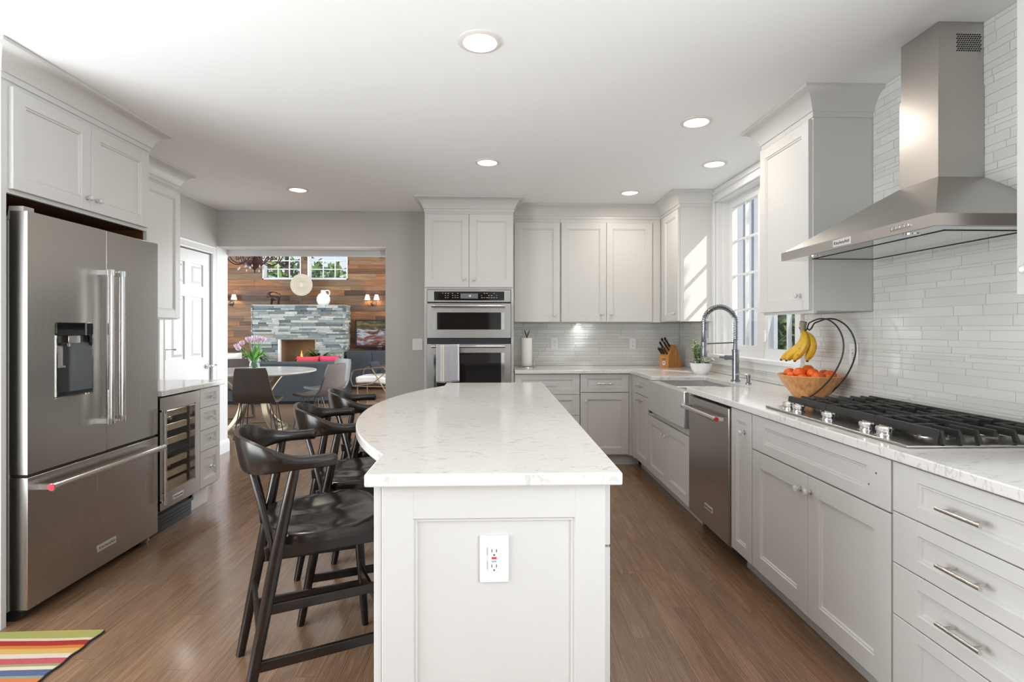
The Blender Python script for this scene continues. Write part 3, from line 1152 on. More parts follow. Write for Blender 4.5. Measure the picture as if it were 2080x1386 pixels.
# glass mosaic: full wall behind the hood, a band everywhere else above the counter ----------
rows = []
rt = random.Random(5)
z = 0.9155
while z < 2.53:
    h = rt.choice((0.042, 0.042, 0.028, 0.028, 0.019, 0.013))
    rows.append((z, h, rt.random()))
    z += h


def tiles(mb, fr, u0, u1, z0, z1, seed=1):
    r = random.Random(seed)
    mb.mi = 0
    mb.box(u0, u1, 0.0005, 0.006, z0, z1, fr)
    mb.mi = 1
    for (z, h, ph) in rows:
        a, b = max(z, z0) + 0.0009, min(z + h, z1) - 0.0009
        if b - a < 0.006:
            continue
        u = -1.0 - ph * 0.3
        rr = random.Random(int(z * 10000) + seed)
        while u < u1:
            w = rr.choice((0.10, 0.15, 0.20, 0.25, 0.30)) * rr.uniform(0.9, 1.1)
            s, e = max(u, u0) + 0.0009, min(u + w, u1) - 0.0009
            if e - s > 0.006:
                t = 0.0085 + rr.uniform(-0.0006, 0.0006)
                d = 0.0007
                tl = rr.uniform(-0.0003, 0.0003)
                mb.hexa([fr(s, 0.0055, a), fr(e, 0.0055, a), fr(e, 0.0055, b), fr(s, 0.0055, b)],
                        [fr(s + d, t + tl, a + d), fr(e - d, t - tl, a + d), fr(e - d, t - tl, b - d), fr(s + d, t + tl, b - d)])
            u += w


mb = MB()
f = FR(1.95)
tiles(mb, f, 0.6, 2.674, 0.9145, 2.519, 3)
tiles(mb, f, 2.674, 3.282, 0.9145, 1.388, 3)
tiles(mb, f, 3.282, 4.737, 0.9145, 0.994, 3)
tiles(mb, f, 4.737, 5.55, 0.9145, 1.362, 3)
struct('wall_right_tile', mb, [GROUT, TILE], smooth=False)
mb = MB()
tiles(mb, FB(5.56), 0.185, 1.941, 0.9145, 1.362, 9)
struct('wall_back_tile', mb, [GROUT, TILE], smooth=False)

# ------------------------------------------------------------------ outside
GROUND = mat('lawn_ground', (0.20, 0.20, 0.13), 0.9, var=0.4, scale=(0.5, 0.5, 0.5))
PAVE = mat('driveway_concrete', (0.55, 0.54, 0.52), 0.85, var=0.1, scale=(1, 1, 1))
struct('ground', MB().box(-30, 30, -15, 60, -0.4, -0.25), GROUND)
struct('driveway', MB().box(2.4, 9, 3.0, 30, -0.25, -0.20), PAVE)
SIDING = mat('white_board_siding', (0.50, 0.50, 0.535), 0.6, var=0.03, scale=(8, 8, 0.6))
mb = MB()
top = lambda x: 3.0 - (x - 2.2) * 0.12
for k in range(12):
    a, b = 2.2 + k * 0.1, 2.2 + (k + 1) * 0.1
    for c, d, y in ((a, a + 0.028, 6.28), (a + 0.028, b, 6.30)):
        mb.hexa([(c, y, -0.25), (d, y, -0.25), (d, 6.42, -0.25), (c, 6.42, -0.25)], [(c, y, top(c)), (d, y, top(d)), (d, 6.42, top(d)), (c, 6.42, top(c))])
struct('wall_exterior', mb, SIDING, smooth=False)

BARK = wood('bark', srgb(60, 48, 38), srgb(105, 88, 72), (12, 12, 2), 0.9, 0.0, 0.4)
LEAFD = island_mat('evergreen_leaves', [(0.0, srgb(34, 62, 30)), (0.5, srgb(70, 104, 48)), (1.0, srgb(128, 150, 78))], 0.6)
LEAFL = island_mat('pale_leaves', [(0.0, srgb(62, 88, 46)), (0.5, srgb(120, 146, 76)), (1.0, srgb(172, 188, 120))], 0.6)


def tree(loc, h, rx, rz, n, leaf, label, seed, leafsize=0.16, low=0.25):
    r = random.Random(seed)
    t = thing('tree', label, 'tree', loc, 0, 'trees seen through the windows')
    mb = MB()
    mb.tube([(0, 0, -0.1), (0.05, 0.02, h * 0.4), (0.0, 0.05, h * 0.95)], [0.16, 0.11, 0.03], 9)
    for k in range(9):
        a = r.uniform(0, 6.28)
        z = h * r.uniform(low, 0.85)
        q = rx * r.uniform(0.6, 0.95)
        mb.tube([(0.02, 0.02, z), (math.cos(a) * q * 0.5, math.sin(a) * q * 0.5, z + 0.25 * q), (math.cos(a) * q, math.sin(a) * q, z + 0.35 * q)], [0.05, 0.03, 0.012], 6)
    mb.build('trunk', BARK, t)
    mb = MB()
    lumps = [(r.gauss(0, rx * 0.45), r.gauss(0, rx * 0.45), h * r.uniform(low, 1.0), r.uniform(0.25, 0.5) * rx) for _ in range(22)]
    for k in range(n):
        lx, ly, lz, lr = r.choice(lumps)
        d = Vector((r.gauss(0, 1), r.gauss(0, 1), r.gauss(0, 1))).normalized() * lr * (0.6 + 0.5 * r.random())
        c = Vector((lx, ly, lz)) + Vector((d.x, d.y, d.z * rz))
        u = Vector((r.gauss(0, 1), r.gauss(0, 1), r.gauss(0, 1))).normalized()
        v = u.orthogonal().normalized()
        s = leafsize * r.uniform(0.6, 1.3)
        mb.add([c - u * s, c + v * s * 0.35, c + u * s, c - v * s * 0.35], [(0, 1, 2, 3)])
    o = mb.build('foliage', leaf, t, smooth=False)
    return t


tree((-6.6, 17.0, -0.25), 5.6, 1.7, 1.0, 3400, LEAFD, 'dense green tree filling the left clerestory window above the fireplace', 3)
tree((-9.8, 22.5, -0.25), 6.5, 1.8, 1.0, 2600, LEAFL, 'pale green tree behind the dense one, far side of the clerestory windows', 4)
tree((-4.0, 20.6, -0.25), 5.2, 1.1, 1.0, 1500, LEAFL, 'thin sparse tree in the right clerestory window, sky showing behind', 8, 0.12)
tree((4.7, 8.2, -0.25), 4.4, 1.3, 1.0, 2600, LEAFD, 'leafy tree behind the white siding, upper panes of the sink window', 6)
tree((9.2, 15.6, -0.25), 3.6, 1.9, 1.0, 2800, LEAFL, 'shrubby tree beyond the driveway, lower pane of the sink window', 7, 0.16, 0.05)

# unseen columnar evergreen, added to block the sun from the nearer sash
ce = thing('sun_block_evergreen', 'narrow columnar evergreen outside the window wall, shading half the sink window', 'tree', (4.67, 1.474, -0.25))
MB().lathe([(0.0, 0.0), (0.20, 0.05), (0.33, 0.6), (0.36, 2.0), (0.36, 4.6), (0.30, 5.3), (0.0, 5.9)], n=20).build('crown', LEAFD, ce, angle=60)
rc = random.Random(12)
mb = MB()
for k in range(1500):
    a, z = rc.uniform(0, 6.283), rc.uniform(0.3, 5.4)
    q = 0.35 + rc.uniform(-0.05, 0.06)
    p = Vector((math.cos(a) * q, math.sin(a) * q, z))
    u = Vector((math.cos(a) * 0.4, math.sin(a) * 0.4, 1)).normalized() * 0.09
    v = Vector((-math.sin(a), math.cos(a), 0)) * 0.03
    mb.add([p - u, p + v, p + u, p - v], [(0, 1, 2, 3)])
mb.build('foliage', LEAFD, ce, smooth=False)

# small parked car far down the driveway
car = thing('car', 'small silver car parked on the driveway outside the sink window', 'car', (7.2, 11.6, -0.20), 0.35)
CARP = mat('silver_car_paint', (0.62, 0.64, 0.66), 0.25, 0.3, coat=0.6)
mb = MB()
body = [(-2.0, 0.35), (-1.95, 0.75), (-1.2, 0.86), (1.3, 0.9), (2.0, 0.72), (2.05, 0.35)]
mb.prism(body, -0.85, 0.85, lambda a, b, t: (a, t, b))
mb.build('body', CARP, car, bevel=0.05)
cab = [(-0.95, 0.85), (-0.45, 1.36), (0.75, 1.38), (1.35, 0.88)]
MB().prism(cab, -0.72, 0.72, lambda a, b, t: (a, t, b)).build('cabin', BLACKGL, car, bevel=0.05)
MB().prism([(-0.5, 1.34), (-0.42, 1.40), (0.72, 1.42), (0.82, 1.36)], -0.70, 0.70, lambda a, b, t: (a, t, b)).build('roof', CARP, car, bevel=0.01)
for sx in (-1.25, 1.25):
    for sy in (-0.86, 0.70):
        MB().cyl((sx, sy, 0.32), (sx, sy + 0.16, 0.32), 0.32, n=20).build('wheel', BLACKPL, car, bevel=0.02)
# ------------------------------------------------------------------ cabinets
def crown(parent, path, side=-1):
    l = parent.location
    mb = MB()
    mb.sweep([(x - l[0], y - l[1]) for x, y in path], [(n, z - l[2]) for n, z in CROWN], side)
    c = mb.build('crown_molding', PAINT, parent, angle=50)
    return c


def boxes(name, parent, material, lst, bevel=0.0):
    l = parent.location
    mb = MB()
    for (a, b, c, d, e, f) in lst:
        mb.box(a - l[0], b - l[0], c - l[1], d - l[1], e - l[2], f - l[2])
    return mb.build(name, material, parent, smooth=False, bevel=bevel)


# --- left: tall surround over and beside the refrigerator
c = thing('tall_cabinet', 'tall greige cabinet boxing in the refrigerator, two doors above it and crown to the ceiling', 'cabinet', (-2.5, 2.86, 0))
boxes('side_panel', c, PAINT, [(-2.85, -2.13, 2.36, 2.385, 0, 2.40)])
boxes('side_panel', c, PAINT, [(-2.85, -2.13, 3.318, 3.342, 0, 2.40)])
boxes('carcass', c, PAINT, [(-2.85, -2.131, 2.385, 3.318, 1.912, 2.519)])
boxes('underside', c, INTERIOR, [(-2.85, -2.15, 2.387, 3.316, 1.90, 1.912), (-2.85, -2.84, 2.387, 3.316, 1.0, 1.90), (-2.85, -2.15, 3.312, 3.318, 1.0, 1.90)])
boxes('lower_rail', c, PAINT, [(-2.15, -2.131, 2.385, 3.318, 1.895, 1.912)])
fr = FL(-2.13)
for a, b, ku in ((2.392, 2.847, 2.815), (2.847, 3.302, 2.879)):
    d = front('door', c, fr, a, b, 1.912, 2.362)
    knob(d, c, fr, ku, 1.975)
crown(c, [(-2.85, 2.36), (-2.13, 2.36), (-2.13, 3.342), (-2.85, 3.342)])

# --- left: shallow wall cabinet over the wine cooler counter
c = thing('upper_cabinet', 'shallow greige wall cabinet above the wine cooler counter, beside the white door', 'cabinet', (-2.66, 3.8, 1.37))
boxes('carcass', c, PAINT, [(-2.846, -2.481, 3.37, 4.24, 1.37, 2.519)])
fr = FL(-2.48)
for a, b, ku in ((3.375, 3.80, 3.77), (3.80, 4.234, 3.83)):
    d = front('door', c, fr, a, b, 1.378, 2.362)
    knob(d, c, fr, ku, 1.44)
crown(c, [(-2.48, 3.44), (-2.48, 4.24), (-2.846, 4.24)])

# --- left: base drawer stack and its top
c = thing('drawer_cabinet', 'narrow greige base cabinet of four drawers with glass knobs, right of the wine cooler', 'cabinet', (-2.45, 3.95, 0))
boxes('carcass', c, PAINT, [(-2.84, -2.101, 3.812, 4.088, 0.15, 0.879)])
boxes('toe_kick', c, WHITE, [(-2.84, -2.17, 3.812, 4.07, 0.0, 0.15)])
fr = FL(-2.10)
for a, b in ((0.735, 0.874), (0.575, 0.735), (0.425, 0.575), (0.165, 0.425)):
    d = front('drawer', c, fr, 3.815, 4.086, a, b, 0.05, top=0.035 if b - a < 0.2 else 0.055, bot=0.035 if b - a < 0.2 else 0.055)
    knob(d, c, fr, 3.95, (a + b) / 2)
t = MB()
t.box(-2.845, -2.055, 3.346, 4.11, 0.880, 0.914)
o = t.build('countertop', QUARTZ, smooth=False, bevel=0.004)
tag(o, 'short white quartz worktop over the wine cooler and drawers', 'countertop')

# --- back: tall oven cabinet
c = thing('oven_cabinet', 'tall greige cabinet housing the built-in ovens, two doors on top and crown', 'cabinet', (-0.24, 5.25, 0))
boxes('side_panel', c, PAINT, [(-0.655, -0.632, 4.951, 5.555, 0, 2.40)])
boxes('side_panel', c, PAINT, [(0.147, 0.170, 4.951, 5.555, 0, 2.40)])
boxes('carcass', c, PAINT, [(-0.632, 0.147, 4.952, 5.555, 1.664, 2.519), (-0.632, 0.147, 4.952, 5.555, 0.10, 0.678), (-0.632, 0.147, 5.53, 5.555, 0.678, 1.664)])
boxes('toe_kick', c, TOEB, [(-0.632, 0.147, 5.02, 5.5, 0, 0.10)])
fr = FB(4.951)
for a, b, ku in ((-0.652, -0.2425, -0.29), (-0.2425, 0.167, -0.196)):
    d = front('door', c, fr, a, b, 1.682, 2.362)
    knob(d, c, fr, ku, 1.757)
d = front('drawer', c, fr, -0.652, 0.167, 0.11, 0.665)
bar_pull(d, c, fr, -0.33, -0.15, 0.55)
crown(c, [(-0.655, 5.555), (-0.655, 4.951), (0.170, 4.951), (0.170, 5.555)])

# --- back: wall cabinets
YU = 5.24
fr = FB(YU)
c = thing('upper_cabinet', 'single-door greige wall cabinet next to the oven cabinet', 'cabinet', (0.42, 5.4, 1.363))
boxes('carcass', c, PAINT, [(0.172, 0.641, YU + 0.001, 5.555, 1.363, 2.519)])
d = front('door', c, fr, 0.186, 0.638, 1.366, 2.348)
knob(d, c, fr, 0.578, 1.432)
c = thing('upper_cabinet', 'double-door greige wall cabinet above the outlets and back counter', 'cabinet', (1.12, 5.4, 1.363))
boxes('carcass', c, PAINT, [(0.642, 1.643, YU + 0.001, 5.555, 1.363, 2.519)])
for a, b, ku in ((0.650, 1.098, 1.048), (1.098, 1.555, 1.145)):
    d = front('door', c, fr, a, b, 1.366, 2.348)
    knob(d, c, fr, ku, 1.445)
# --- corner wall cabinet on the window wall, faces left
XU = 1.645
fr = FR(XU)
c = thing('upper_cabinet', 'greige corner wall cabinet left of the sink window, sun patch on its side', 'cabinet', (1.8, 4.9, 1.366))
boxes('carcass', c, PAINT, [(XU + 0.001, 1.948, 4.682, 5.238, 1.366, 2.519)])
d = front('door', c, fr, 4.686, 5.10, 1.369, 2.375)
knob(d, c, fr, 4.745, 1.435)
# continuous crown over these three
mb = MB()
mb.sweep([(0.172, YU), (XU, YU), (XU, 4.682), (1.948, 4.682)], CROWN, -1)
o = struct('trim_2', mb, PAINT, angle=50)

# --- right wall: cabinet between window and hood
XR = 1.63
fr = FR(XR)
c = thing('upper_cabinet', 'single-door greige wall cabinet between the sink window and the range hood', 'cabinet', (1.8, 2.93, 1.392))
boxes('carcass', c, PAINT, [(XR + 0.001, 1.949, 2.676, 3.19, 1.392, 2.519)])
boxes('light_valance', c, PAINT, [(XR + 0.004, XR + 0.02, 2.68, 3.185, 1.380, 1.392)])
d = front('door', c, fr, 2.684, 3.188, 1.394, 2.378)
knob(d, c, fr, 2.757, 1.474)
crown(c, [(1.948, 3.19), (XR, 3.19), (XR, 2.676), (1.948, 2.676)])
# --- right wall: next cabinet at the frame's edge
c = thing('upper_cabinet', 'greige wall cabinet on the near side of the range hood, cut off at the edge', 'cabinet', (1.8, 1.2, 1.40))
boxes('carcass', c, PAINT, [(XR + 0.001, 1.938, 0.84, 1.596, 1.40, 2.519)])
for a, b, ku in ((1.215, 1.594, 1.545), (0.842, 1.215, 0.90)):
    d = front('door', c, fr, a, b, 1.402, 2.378)
    knob(d, c, fr, ku, 1.478)
crown(c, [(1.94, 1.596), (XR, 1.596), (XR, 0.84), (1.94, 0.84)])

# --- back base cabinets
YB = 5.0
fr = FB(YB)
c = thing('base_cabinet', 'greige three-drawer base cabinet beside the ovens, half hidden by the island', 'cabinet', (0.49, 5.25, 0))
boxes('carcass', c, PAINT, [(0.172, 0.797, YB + 0.001, 5.555, 0.10, 0.879)])
boxes('toe_kick', c, TOEB, [(0.172, 0.797, 5.055, 5.5, 0, 0.10)])
for a, b in ((0.680, 0.873), (0.483, 0.680), (0.112, 0.483)):
    d = front('drawer', c, fr, 0.182, 0.795, a, b, 0.062, top=0.05, bot=0.05)
    bar_pull(d, c, fr, 0.405, 0.575, (a + b) / 2 - 0.01, r=0.005)
c = thing('base_cabinet', 'greige base cabinet with one drawer over one door in the back corner', 'cabinet', (1.05, 5.25, 0))
boxes('carcass', c, PAINT, [(0.798, 1.335, YB + 0.001, 5.555, 0.10, 0.879)])
boxes('filler', c, PAINT, [(1.264, 1.306, YB - 0.016, YB + 0.001, 0.10, 0.879)])
boxes('toe_kick', c, TOEB, [(0.798, 1.375, 5.055, 5.5, 0, 0.10)])
d = front('drawer', c, fr, 0.80, 1.262, 0.700, 0.873, 0.062, top=0.042, bot=0.042)
bar_pull(d, c, fr, 0.955, 1.105, 0.785, r=0.005)
d = front('door', c, fr, 0.80, 1.262, 0.112, 0.697)
knob(d, c, fr, 0.852, 0.622)

# --- right base cabinets
XB = 1.306
fr = FR(XB)


def right_base(name, label, y0, y1, cat='cabinet', ztop=0.879):
    c = thing(name, label, cat, (1.62, (y0 + y1) / 2, 0))
    boxes('carcass', c, PAINT, [(XB + 0.001, 1.94, y0 + 0.0005, y1 - 0.0005, 0.10, ztop)])
    boxes('toe_kick', c, TOEB, [(1.375, 1.93, y0 + 0.0005, y1 - 0.0005, 0, 0.0995)])
    return c


c = right_base('base_cabinet', 'narrow greige base cabinet with small drawer and door, between the corner and the sink', 4.43, 4.975)
boxes('filler', c, PAINT, [(XB - 0.016, XB + 0.002, 4.85, 4.978, 0.10, 0.879)])
d = front('drawer', c, fr, 4.432, 4.848, 0.715, 0.873, 0.06, top=0.045, bot=0.045)
bar_pull(d, c, fr, 4.57, 4.71, 0.79, r=0.005)
d = front('door', c, fr, 4.432, 4.848, 0.112, 0.712)
bar_pull(d, c, fr, 4.57, 4.71, 0.665, r=0.005)

c = right_base('sink_cabinet', 'greige two-door cabinet under the farmhouse sink', 3.487, 4.428, ztop=0.625)
boxes('apron_rail', c, PAINT, [(XB - 0.012, XB + 0.002, 3.49, 4.425, 0.585, 0.628)])
boxes('side_stile', c, PAINT, [(XB - 0.012, XB + 0.02, 3.488, 3.502, 0.60, 0.879)])
boxes('side_stile', c, PAINT, [(XB - 0.012, XB + 0.02, 4.345, 4.427, 0.60, 0.879)])
for a, b, ku in ((3.49, 3.957, 3.918), (3.957, 4.425, 4.0)):
    d = front('door', c, fr, a, b, 0.112, 0.580)
    knob(d, c, fr, ku, 0.50)

c = right_base('base_cabinet', 'very narrow greige pull-out cabinet right of the dishwasher', 2.626, 2.862)
d = front('door', c, fr, 2.628, 2.860, 0.112, 0.873, 0.058)
knob(d, c, fr, 2.70, 0.765)

c = right_base('base_cabinet', 'wide greige base cabinet under the cooktop, false drawer over two doors', 1.687, 2.6255)
d = front('drawer', c, fr, 1.689, 2.622, 0.700, 0.873, 0.11, top=0.045, bot=0.045)
mb = MB()
g = rel(fr, c)
for u, z in ((1.79, 0.765), (1.755, 0.812)):
    mb.cyl(g(u, 0.0205, z), g(u, 0.022, z), 0.0035, n=8)
mb.build('screw_hole', SLOT, d)
for a, b, ku in ((1.689, 2.151, 2.125), (2.151, 2.622, 2.195)):
    d = front('door', c, fr, a, b, 0.112, 0.697, 0.075)
    knob(d, c, fr, ku, 0.628 if ku > 2.15 else 0.635)

c = right_base('drawer_cabinet', 'greige bank of four wide drawers with bar pulls, nearest on the window wall', 0.82, 1.6855)
for a, b in ((0.712, 0.873), (0.547, 0.712), (0.381, 0.547), (0.112, 0.381)):
    d = front('drawer', c, fr, 0.822, 1.682, a, b, 0.10, top=0.042, bot=0.042)
    bar_pull(d, c, fr, 1.335, 1.475, (a + b) / 2 - 0.004 if b - a < 0.2 else 0.27, r=0.006, stand=0.032)

# --- L-shaped quartz worktop with the sink notch
poly = [(0.182, 4.945), (1.264, 4.945), (1.264, 4.262), (1.688, 4.225), (1.70, 3.478), (1.264, 3.478), (1.268, 0.80), (1.941, 0.80), (1.941, 5.551), (0.182, 5.551)]
mb = MB()
mb.prism(poly, 0.880, 0.914, lambda a, b, t: (a, b, t))
o = mb.build('countertop', QUARTZ, smooth=False, bevel=0.004)
tag(o, 'long L-shaped white quartz worktop along the back and window walls', 'countertop')

# ------------------------------------------------------------------ island
c = thing('kitchen_island', 'greige panelled kitchen island cabinet under the bowed quartz top', 'island', (0, 2.6, 0))
boxes('carcass', c, PAINT, [(-0.318, 0.296, 1.46, 3.76, 0.085, 0.879)])
boxes('toe_kick', c, TOEB, [(-0.30, 0.23, 1.475, 3.74, 0.0, 0.085)])
mb = MB()
shaker(mb, rel(FB(1.459), c), -0.305, 0.300, 0.0, 0.879, 0.019, 0.082, top=0.092, bot=0.11)
mb.build('end_panel', PAINT, c, smooth=False)
boxes('corner_post', c, PAINT, [(-0.328, -0.305, 1.446, 1.53, 0.0, 0.879)], 0.003)
mb = MB()
shaker(mb, rel(FL(0), c) if False else rel(FR(-0.319), c), 1.535, 2.6, 0.02, 0.875, 0.014, 0.08)
mb.build('back_panel', PAINT, c, smooth=False)
mb = MB()
shaker(mb, rel(FR(-0.319), c), 2.605, 3.755, 0.02, 0.875, 0.014, 0.08)
mb.build('back_panel', PAINT, c, smooth=False)
fr = FL(0.297)
for k in range(3):
    a, b = 1.462 + k * 0.766, 1.462 + (k + 1) * 0.766 - 0.002
    d = front('drawer', c, fr, a, b, 0.70, 0.874, 0.062, top=0.045, bot=0.045)
    bar_pull(d, c, fr, (a + b) / 2 - 0.08, (a + b) / 2 + 0.08, 0.79)
    m = (a + b) / 2
    for p, q, ku in ((a, m, m - 0.035), (m, b, m + 0.035)):
        d = front('door', c, fr, p, q, 0.105, 0.696)
        knob(d, c, fr, ku, 0.62)
# top: rectangle with a shallow bow on the stool side
ctr, R = (1.294, 2.628), 1.914
pts = [(0.342, 1.415), (0.340, 3.81), (-0.347, 3.81), (-0.347, 3.612)]
a0 = math.atan2(3.612 - ctr[1], -0.347 - ctr[0])
a1 = math.atan2(1.649 - ctr[1], -0.349 - ctr[0]) + 2 * PI
for k in range(1, 33):
    a = a0 + (a1 - a0) * k / 32
    pts.append((ctr[0] + R * math.cos(a), ctr[1] + R * math.sin(a)))
pts.append((-0.347, 1.415))
mb = MB()
mb.prism(pts, 0.8795, 0.914, lambda a, b, t: (a, b, t))
o = mb.build('countertop', QUARTZ, smooth=True, bevel=0.005, angle=30)
tag(o, 'white quartz island top with a bowed seating side', 'countertop')
# ------------------------------------------------------------------ appliances
def end_cap(mb, p, d, r):
    p, d = Vector(p), Vector(d).normalized()
    mb.cyl(p, p + d * 0.004, r, n=16)


def pro_handle(parent, root, fr, a, b, n0, stand, r, medallion=None, mats=None):
    """Bar handle with chrome collars and square posts. a, b = (u, z) ends; medallion marks the end carrying the red disc."""
    f = rel(fr, root)
    A, B = Vector(f(a[0], n0 + stand, a[1])), Vector(f(b[0], n0 + stand, b[1]))
    d = (B - A).normalized()
    mb = MB()
    mb.mi = 0
    mb.cyl(A + d * 0.01, B - d * 0.01, r, n=20)
    mb.mi = 1
    for p, s in ((A, 1), (B, -1)):
        mb.cyl(p - d * s * 0.004, p + d * s * 0.026, r * 1.13, n=20)
    for p in (a, b):
        q = Vector((p[0], p[1])) + (Vector(b) - Vector(a)).normalized() * (0.011 if p is a else -0.011)
        hw = r * 0.75
        mb.box(q[0] - hw, q[0] + hw, n0 - 0.001, n0 + stand, q[1] - hw, q[1] + hw, f)
    o = mb.build('handle', mats or [HANDLE, CHROME], parent)
    o['label'] = 'polished bar handle with chrome collars'
    if medallion is not None:
        p, s = ((A, -1), (B, 1))[medallion]
        m = MB()
        m.cyl(p + d * s * 0.0035, p + d * s * 0.007, r * 0.95, n=20)
        k = m.build('medallion', REDMED, parent)
        k['label'] = 'round red medallion'
    return o


def rounded(u0, u1, z0, z1, r, n=4):
    pts = []
    for cx, cz, a in ((u1 - r, z1 - r, 0), (u0 + r, z1 - r, PI / 2), (u0 + r, z0 + r, PI), (u1 - r, z0 + r, 1.5 * PI)):
        for k in range(n + 1):
            t = a + PI / 2 * k / n
            pts.append((cx + r * math.cos(t), cz + r * math.sin(t)))
    return pts


# --- refrigerator
c = thing('refrigerator', 'stainless french-door refrigerator with water dispenser and bottom freezer drawer', 'refrigerator', (-2.45, 2.875, 0))
fr = FL(-2.07)
f = rel(fr, c)
FSIDE = mat('fridge_side_grey', (0.36, 0.34, 0.32), 0.42, 0.3, var=0.03)
MB().box(2.425, 3.312, -0.74, -0.085, 0.035, 1.785, f).build('body', FSIDE, c, bevel=0.004)
Y0, Y1, YS = 2.420, 3.331, 2.896
dl = MB()
# left door with a pocket for the dispenser
u0, u1, z0, z1 = Y0, YS - 0.002, 0.652, 1.822
du0, du1, dz0, dz1 = 2.572, 2.797, 0.972, 1.328
for a, b, p, q in ((u0, du0, z0, z1), (du1, u1, z0, z1), (du0, du1, z0, dz0), (du0, du1, dz1, z1)):
    dl.box(a, b, -0.075, 0.0, p, q, f)
dl.box(du0, du1, -0.075, -0.066, dz0, dz1, f)
door_l = dl.build('door', STEEL, c, smooth=False)
door_r = MB().box(YS + 0.002, Y1, -0.075, 0.0, 0.652, 1.822, f).build('door', STEEL, c, bevel=0.003)
drw = MB().box(Y0, Y1, -0.075, 0.0, 0.05, 0.638, f).build('freezer_drawer', STEEL, c, bevel=0.003)
MB().box(Y0 + 0.012, Y1 - 0.012, -0.09, -0.012, 0.625, 0.66, f).build('gasket', DARKGAP, c, smooth=False)
MB().box(YS - 0.0019, YS + 0.0019, -0.09, -0.004, 0.655, 1.815, f).build('gasket', DARKGAP, c, smooth=False)
pro_handle(door_l, c, fr, (2.843, 0.808), (2.843, 1.604), 0.0, 0.062, 0.0165)
pro_handle(door_r, c, fr, (2.926, 0.808), (2.926, 1.604), 0.0, 0.062, 0.0165)
pro_handle(drw, c, fr, (2.475, 0.582), (3.285, 0.582), 0.0, 0.062, 0.0155, medallion=0)
badge(c, drw, fr, 2.90, 0.152, 0.135, 0.034, 0.0, (0, 1, 0), (1, 0, 0))
mb = MB()  # hinge covers on top
mb.prism([(-0.30, 1.785), (-0.30, 1.83), (-0.18, 1.83), (-0.17, 1.80), (-0.09, 1.80), (-0.085, 1.845), (-0.02, 1.845), (-0.02, 1.822), (-0.08, 1.785)], Y0 + 0.002, Y0 + 0.06, lambda a, b, t: f(t, a, b))
mb.build('hinge_cover', FSIDE, c, bevel=0.003)
for y in (2.475, 3.26):
    mb = MB()
    mb.prism([(-0.15, 0.0), (-0.15, 0.04), (-0.02, 0.05), (-0.03, 0.02), (-0.06, 0.0)], y - 0.05, y + 0.02, lambda a, b, t: f(t, a, b))
    mb.build('foot', BLACKPL, c, bevel=0.002)
MB().box(2.50, 3.24, -0.14, -0.12, 0.012, 0.06, f).build('kick_grille', DARKGAP, c, smooth=False)
# dispenser
mb = MB()
mb.box(du0 + 0.004, du1 - 0.004, -0.064, -0.060, dz0 + 0.004, 1.27, f)
mb.hexa([f(du0 + 0.002, -0.062, dz0), f(du1 - 0.002, -0.062, dz0), f(du1 - 0.002, 0.004, dz0), f(du0 + 0.002, 0.004, dz0)],
        [f(du0 + 0.002, -0.062, dz0 + 0.014), f(du1 - 0.002, -0.062, dz0 + 0.014), f(du1 - 0.002, 0.004, dz0 + 0.006), f(du0 + 0.002, 0.004, dz0 + 0.006)])
disp = mb.build('dispenser', BLACKPL, c, smooth=False)
disp['label'] = 'black water and ice dispenser recess'
mb = MB()
mb.prism(rounded(du0 - 0.002, du1 + 0.002, 1.266, 1.330, 0.012), -0.06, 0.006, lambda a, b, t: f(a, t, b))
mb.build('control_panel', BLACKGL, disp, bevel=0.002)
mb = MB()
mb.box(du0 - 0.002, du0 + 0.004, -0.064, 0.005, dz0, 1.268, f)
mb.box(du1 - 0.004, du1 + 0.002, -0.064, 0.005, dz0, 1.268, f)
mb.box(du0 - 0.002, du1 + 0.002, 0.0, 0.005, dz0 - 0.003, dz0 + 0.004, f)
mb.build('dispenser_frame', CHROME, disp, smooth=False)
mb = MB()
mb.box(2.655, 2.73, -0.058, -0.006, 1.228, 1.268, f)
mb.lathe([(0.010, 0.0), (0.014, 0.02)], f(2.69, -0.03, 1.21), 12)
mb.build('spout', NICKEL, disp, bevel=0.002)
mb = MB()
mb.box(2.600, 2.672, -0.058, -0.045, 1.118, 1.218, f)
mb.box(2.596, 2.676, -0.060, -0.035, 1.108, 1.120, f)
mb.build('paddle', NICKEL, disp, bevel=0.002)

STEELW = steel('wine_cooler_stainless', (0.36, 0.325, 0.295), 0.30, (60, 60, 1.5), 0.06)
# --- wine cooler
c = thing('wine_cooler', 'undercounter wine cooler, stainless frame and glass door over pale rack fronts', 'wine cooler', (-2.45, 3.58, 0))
fr = FL(-2.075)
f = rel(fr, c)
WY0, WY1 = 3.358, 3.806
mb = MB()
mb.box(WY0, WY0 + 0.02, -0.70, -0.045, 0.10, 0.872, f)
mb.box(WY1 - 0.02, WY1, -0.70, -0.045, 0.10, 0.872, f)
mb.box(WY0 + 0.02, WY1 - 0.02, -0.70, -0.68, 0.10, 0.872, f)
mb.box(WY0 + 0.02, WY1 - 0.02, -0.68, -0.045, 0.10, 0.12, f)
mb.box(WY0 + 0.02, WY1 - 0.02, -0.68, -0.045, 0.852, 0.872, f)
mb.build('body', BLACKPL, c, smooth=False)
GY0, GY1, GZ0, GZ1 = 3.385, 3.746, 0.268, 0.790
mb = MB()
for a, b, p, q in ((WY0 + 0.002, GY0, 0.165, 0.868), (GY1, WY1 - 0.002, 0.165, 0.868), (GY0, GY1, 0.165, GZ0), (GY0, GY1, GZ1, 0.868)):
    mb.box(a, b, -0.042, 0.0, p, q, f)
dw = mb.build('door', STEELW, c, smooth=False)
mb = MB()
